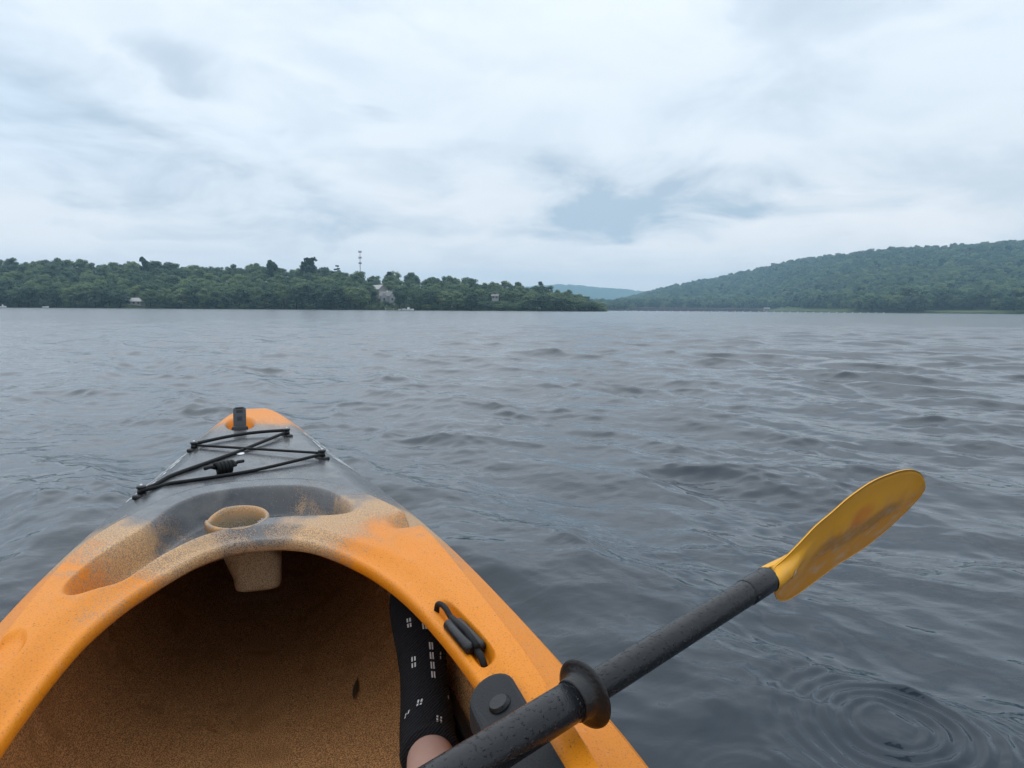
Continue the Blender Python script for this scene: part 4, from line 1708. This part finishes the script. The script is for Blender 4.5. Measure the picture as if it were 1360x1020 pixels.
def house(name, px, d, z, rz, L, Wd, wall_h, roof_h, wall_m, roof_m, label, gables=0, wins=4, hip=0.0):
    """gabled house: ridge along local x, front at -y"""
    h = empty(name, tuple(bear(px, d, z)), rz)
    tag(h, label, 'house')
    bm = bmesh.new()
    x, y = L / 2, Wd / 2
    v = [bm.verts.new(p) for p in ((-x, -y, -1.5), (x, -y, -1.5), (x, y, -1.5), (-x, y, -1.5), (-x, -y, wall_h), (x, -y, wall_h), (x, y, wall_h), (-x, y, wall_h))]
    rg = (x - hip)
    for f in ((0, 1, 5, 4), (1, 2, 6, 5), (2, 3, 7, 6), (3, 0, 4, 7)):
        bm.faces.new([v[i] for i in f])
    if hip == 0:
        a = bm.verts.new((-x, 0, wall_h + roof_h * .94))
        b = bm.verts.new((x, 0, wall_h + roof_h * .94))
        bm.faces.new((v[4], v[7], a))
        bm.faces.new((v[5], b, v[6]))
    bm_obj('wall', bm, wall_m, h)
    bm = bmesh.new()
    e = .45
    ridge_x = x + e if hip == 0 else rg
    ring_ = [(-x - e, -y - e, wall_h - .25), (x + e, -y - e, wall_h - .25), (x + e, y + e, wall_h - .25), (-x - e, y + e, wall_h - .25)]
    lo_ = [bm.verts.new(p) for p in ring_]
    rd = [bm.verts.new((-ridge_x, 0, wall_h + roof_h)), bm.verts.new((ridge_x, 0, wall_h + roof_h))]
    bm.faces.new((lo_[0], lo_[1], rd[1], rd[0]))
    bm.faces.new((lo_[2], lo_[3], rd[0], rd[1]))
    if hip:
        bm.faces.new((lo_[1], lo_[2], rd[1]))
        bm.faces.new((lo_[3], lo_[0], rd[0]))
    g = bmesh.ops.extrude_face_region(bm, geom=bm.faces[:])
    bmesh.ops.translate(bm, verts=[q for q in g['geom'] if isinstance(q, bmesh.types.BMVert)], vec=(0, 0, .22))
    rf = bm_obj('roof', bm, roof_m, h)
    bm = bmesh.new()
    box(bm, -.4 + L * .2, .4 + L * .2, .3, 1.0, wall_h + roof_h * .3, wall_h + roof_h + 1.0)
    bm_obj('chimney', bm, M_ROOFG, rf)
    for k in range(gables):
        gx = -x + (k + .5) * L / gables
        gw = L / gables * .36
        bm = bmesh.new()
        pts = [(gx - gw, -y - .9, -1.2), (gx + gw, -y - .9, -1.2), (gx + gw, -y - .9, wall_h), (gx, -y - .9, wall_h + roof_h * .85), (gx - gw, -y - .9, wall_h)]
        f1 = [bm.verts.new(p) for p in pts]
        f2 = [bm.verts.new((p[0], 0, p[2])) for p in pts]
        bm.faces.new(f1)
        for i in range(5):
            bm.faces.new((f1[i], f2[i], f2[(i + 1) % 5], f1[(i + 1) % 5]))
        bm_obj('gable', bm, wall_m, h)
    for k in range(wins):
        wx = -x + (k + .5) * L / wins
        yy = -y - (.95 if gables else .05)
        for zz in ([wall_h * .35, wall_h * .78] if wall_h > 4 else [wall_h * .55]):
            bm = bmesh.new()
            box(bm, wx - .55, wx + .55, yy - .03, yy + .2, zz - .7, zz + .7)
            wd = bm_obj('window', bm, wall_m, h)
            bm = bmesh.new()
            box(bm, wx - .45, wx + .45, yy - .06, yy + .05, zz - .6, zz + .6)
            bm_obj('pane', bm, M_PANE, wd)
    return h


house('house', 501.5, 392, rise(501.5, 393.5, 392), R(-38), 7.5, 5.5, 3.6, 2.2, M_CREAM, M_ROOFL, 'cream house with pale roof higher up the wooded slope beside the white gabled house', 0, 3)
house('house', 515.5, 378, rise(515.5, 402.5, 378), R(8), 8.2, 6.0, 3.4, 2.4, M_WALLW, M_ROOFG, 'white twin-gabled house low on the wooded shore above the moored boat', 2, 2)
house('cottage', 177.5, 356.5, rise(177.5, 404.2, 356.5), R(4), 8.6, 5.0, 1.5, 1.5, M_CREAM, M_ROOFL, 'low cottage with pale hipped roof among shore trees at far left', 0, 4, 1.8)
house('cottage', 657, 375, rise(657, 396.4, 375), R(-6), 3.2, 2.6, 1.1, .8, M_WALLW, M_ROOFG, 'tiny white cottage above the shrubby bank right of the houses', 0, 2)

# ---- dock and boats
M_WOOD = plain('weathered_planks', (0.28, 0.26, 0.23), .8, gscale=8)
dk = empty('dock', tuple(bear(522, 349.5, 0)), R(3))
tag(dk, 'low grey timber dock at the water below the white gabled house', 'dock')
for k in range(12):
    bm = bmesh.new()
    box(bm, -4 + k * .68, -4 + k * .68 + .6, -.9, .9, .42, .52)
    bm_obj('plank', bm, M_WOOD, dk)
for x in (-3.8, 0, 3.8):
    for y in (-.8, .8):
        V, F = tube([(x, y, -.8), (x, y, 1.0)], .12, 8)
        mesh_obj('post', V, F, M_WOOD, dk)
M_GEL = plain('white_gelcoat', (0.78, 0.78, 0.77), .3, gscale=8)


def boat(px, d, rz, L, label, cabin=True):
    b = empty('motor_boat', tuple(bear(px, d, 0)), rz)
    tag(b, label, 'boat', 'boats moored along the left shore')
    V = []
    st = np.linspace(0, 1, 12)
    for t in st:
        x = (t - .5) * L
        w = .16 * L * (1 - max(0, (t - .45) / .55) ** 2.2) + .01
        sh = .62 + .32 * max(0, t - .4)
        V += [(x, w, sh), (x, w * .92, .2), (x, w * .5, -.2), (x, -w * .5, -.2), (x, -w * .92, .2), (x, -w, sh)]
    mesh_obj('hull', V, list(map(tuple, grid_faces(12, 6))) + [(0, 1, 2, 3, 4, 5)], M_GEL, b, False)
    V2 = []
    for t in st:
        x = (t - .5) * L
        w = .15 * L * (1 - max(0, (t - .45) / .55) ** 2.2) + .005
        V2 += [(x, w, .50 + .3 * max(0, t - .4)), (x, -w, .50 + .3 * max(0, t - .4))]
    mesh_obj('deck', V2, list(map(tuple, grid_faces(12, 2))), M_GEL, b, False)
    if cabin:
        bm = bmesh.new()
        box(bm, -.05 * L, .16 * L, -.10 * L, .10 * L, .5, 1.35, .08)
        c = bm_obj('cabin', bm, M_GEL, b)
        bm = bmesh.new()
        box(bm, .0, .165 * L, -.085 * L, .085 * L, .95, 1.25)
        bm_obj('windscreen', bm, M_PANE, c)
    bm = bmesh.new()
    box(bm, -.56 * L, -.5 * L, -.2, .2, .1, 1.0, .05)
    bm_obj('outboard_motor', bm, M_BLACK, b)


boat(541, 346, R(8), 5.8, 'white cabin boat moored off the dock below the white gabled house')
boat(533, 348, R(35), 4.2, 'smaller white open boat between the dock and the cabin boat', False)
boat(3, 347, R(-5), 3.8, 'white boat moored at the far left edge of the shore')
boat(60, 347, R(10), 2.8, 'small white open boat by the shore left of the low cottage', False)

# ---- causeway with piers, gatehouse, wall
M_BRICK = plain('dark_masonry', (0.15, 0.10, 0.09), .9, gscale=6)
M_STONE = plain('pale_stone', (0.30, 0.26, 0.23), .9, gscale=6)
d0 = 985.0
cw = empty('causeway', tuple(bear(903, d0, 0)))
tag(cw, 'long low brown causeway with regular piers across the far end of the lake', 'causeway')
xl, xr = bear(803, d0)[0] - bear(903, d0)[0], bear(1006, d0)[0] - bear(903, d0)[0]
bm = bmesh.new()
box(bm, xl, xr, 0, 5, -1, 4.0)
bm_obj('wall', bm, M_BRICK, cw)
bm = bmesh.new()
box(bm, xl, xr, -.5, 5.5, 4.0, 4.5)
bm_obj('parapet', bm, M_STONE, cw)
npier = 27
pier_me = None
for k in range(npier):
    x = xl + (k + .5) * (xr - xl) / npier
    if pier_me is None:
        bm = bmesh.new()
        box(bm, -.8, .8, -1.6, -.0, -1, 3.8)
        o = bm_obj('pier', bm, M_STONE if False else M_BRICK, cw)
        pier_me = o.data
    else:
        o = link(bpy.data.objects.new('pier', pier_me), cw)
    o.location = (x, 0, 0)
    V, F = tube([(x, -.2, 4.45), (x, -.2, 5.5)], .10, 6)
    mesh_obj('rail_post', V, F, M_BRICK, cw)
V, F = tube([(xl, -.2, 5.45), (xr, -.2, 5.45)], .10, 6)
mesh_obj('handrail', V, F, M_BRICK, cw)
house('gatehouse', 1017.5, 975, .2, R(0), 7.5, 5.0, 3.4, 2.0, M_STONE, M_ROOFG, 'small pale gatehouse at the right end of the brown causeway', 0, 2)
rw = empty('retaining_wall', tuple(bear(1030, 990, 0)))
tag(rw, 'reddish masonry wall on the shore right of the gatehouse', 'wall')
bm = bmesh.new()
box(bm, -28, 26, 0, 2, -1, 4.2)
bm_obj('masonry', bm, plain('red_masonry', (0.26, 0.15, 0.12), .9, gscale=6), rw)
bm = bmesh.new()
box(bm, -28.3, 26.3, -.3, 2.3, 4.2, 4.7)
bm_obj('coping', bm, M_STONE, rw)
boathouse = house('boathouse', 814.5, 925, .4, R(5), 13, 7, 3.2, 2.4, plain('red_boards', (0.17, 0.10, 0.09), .8, gscale=6), M_ROOFL, 'dark red boathouse with pale roof on the spit beside the headland tip', 0, 4)

# line of floats across the lake
bm = bmesh.new()
bmesh.ops.create_uvsphere(bm, u_segments=10, v_segments=6, radius=.42)
fl0 = bm_obj('float', bm, M_GEL, None, True)
fl0.location = tuple(bear(830, 620, .12))
tag(fl0, 'small white float in the long line before the causeway', 'float', 'floats strung across the lake')
for k in range(1, 34):
    px = 830 + k * 10.4
    f = fl0.copy()
    COL.objects.link(f)
    f.location = tuple(bear(px, 620 - 70 * (k / 34.0) + random.uniform(-4, 4), .12))

# ------------------------------------------------------------------ haze
bm = bmesh.new()
box(bm, -3200, 3200, -150, 4600, -2.0, 215)
m = bpy.data.materials.new('haze_air')
m.use_nodes = True
m.node_tree.nodes.clear()
hn = N(m.node_tree)
ho = hn.new('ShaderNodeOutputMaterial')
pv = hn.new('ShaderNodeVolumePrincipled')
pv.inputs['Color'].default_value = (0.52, 0.79, 1.0, 1)
pv.inputs['Density'].default_value = 2.7e-4
pv.inputs['Anisotropy'].default_value = 0.2
hn.l.new(pv.outputs[0], ho.inputs['Volume'])
haze = bm_obj('haze', bm, m)
tag(haze, kind='stuff')
haze['label'] = 'thin bluish haze in the air over the lake'
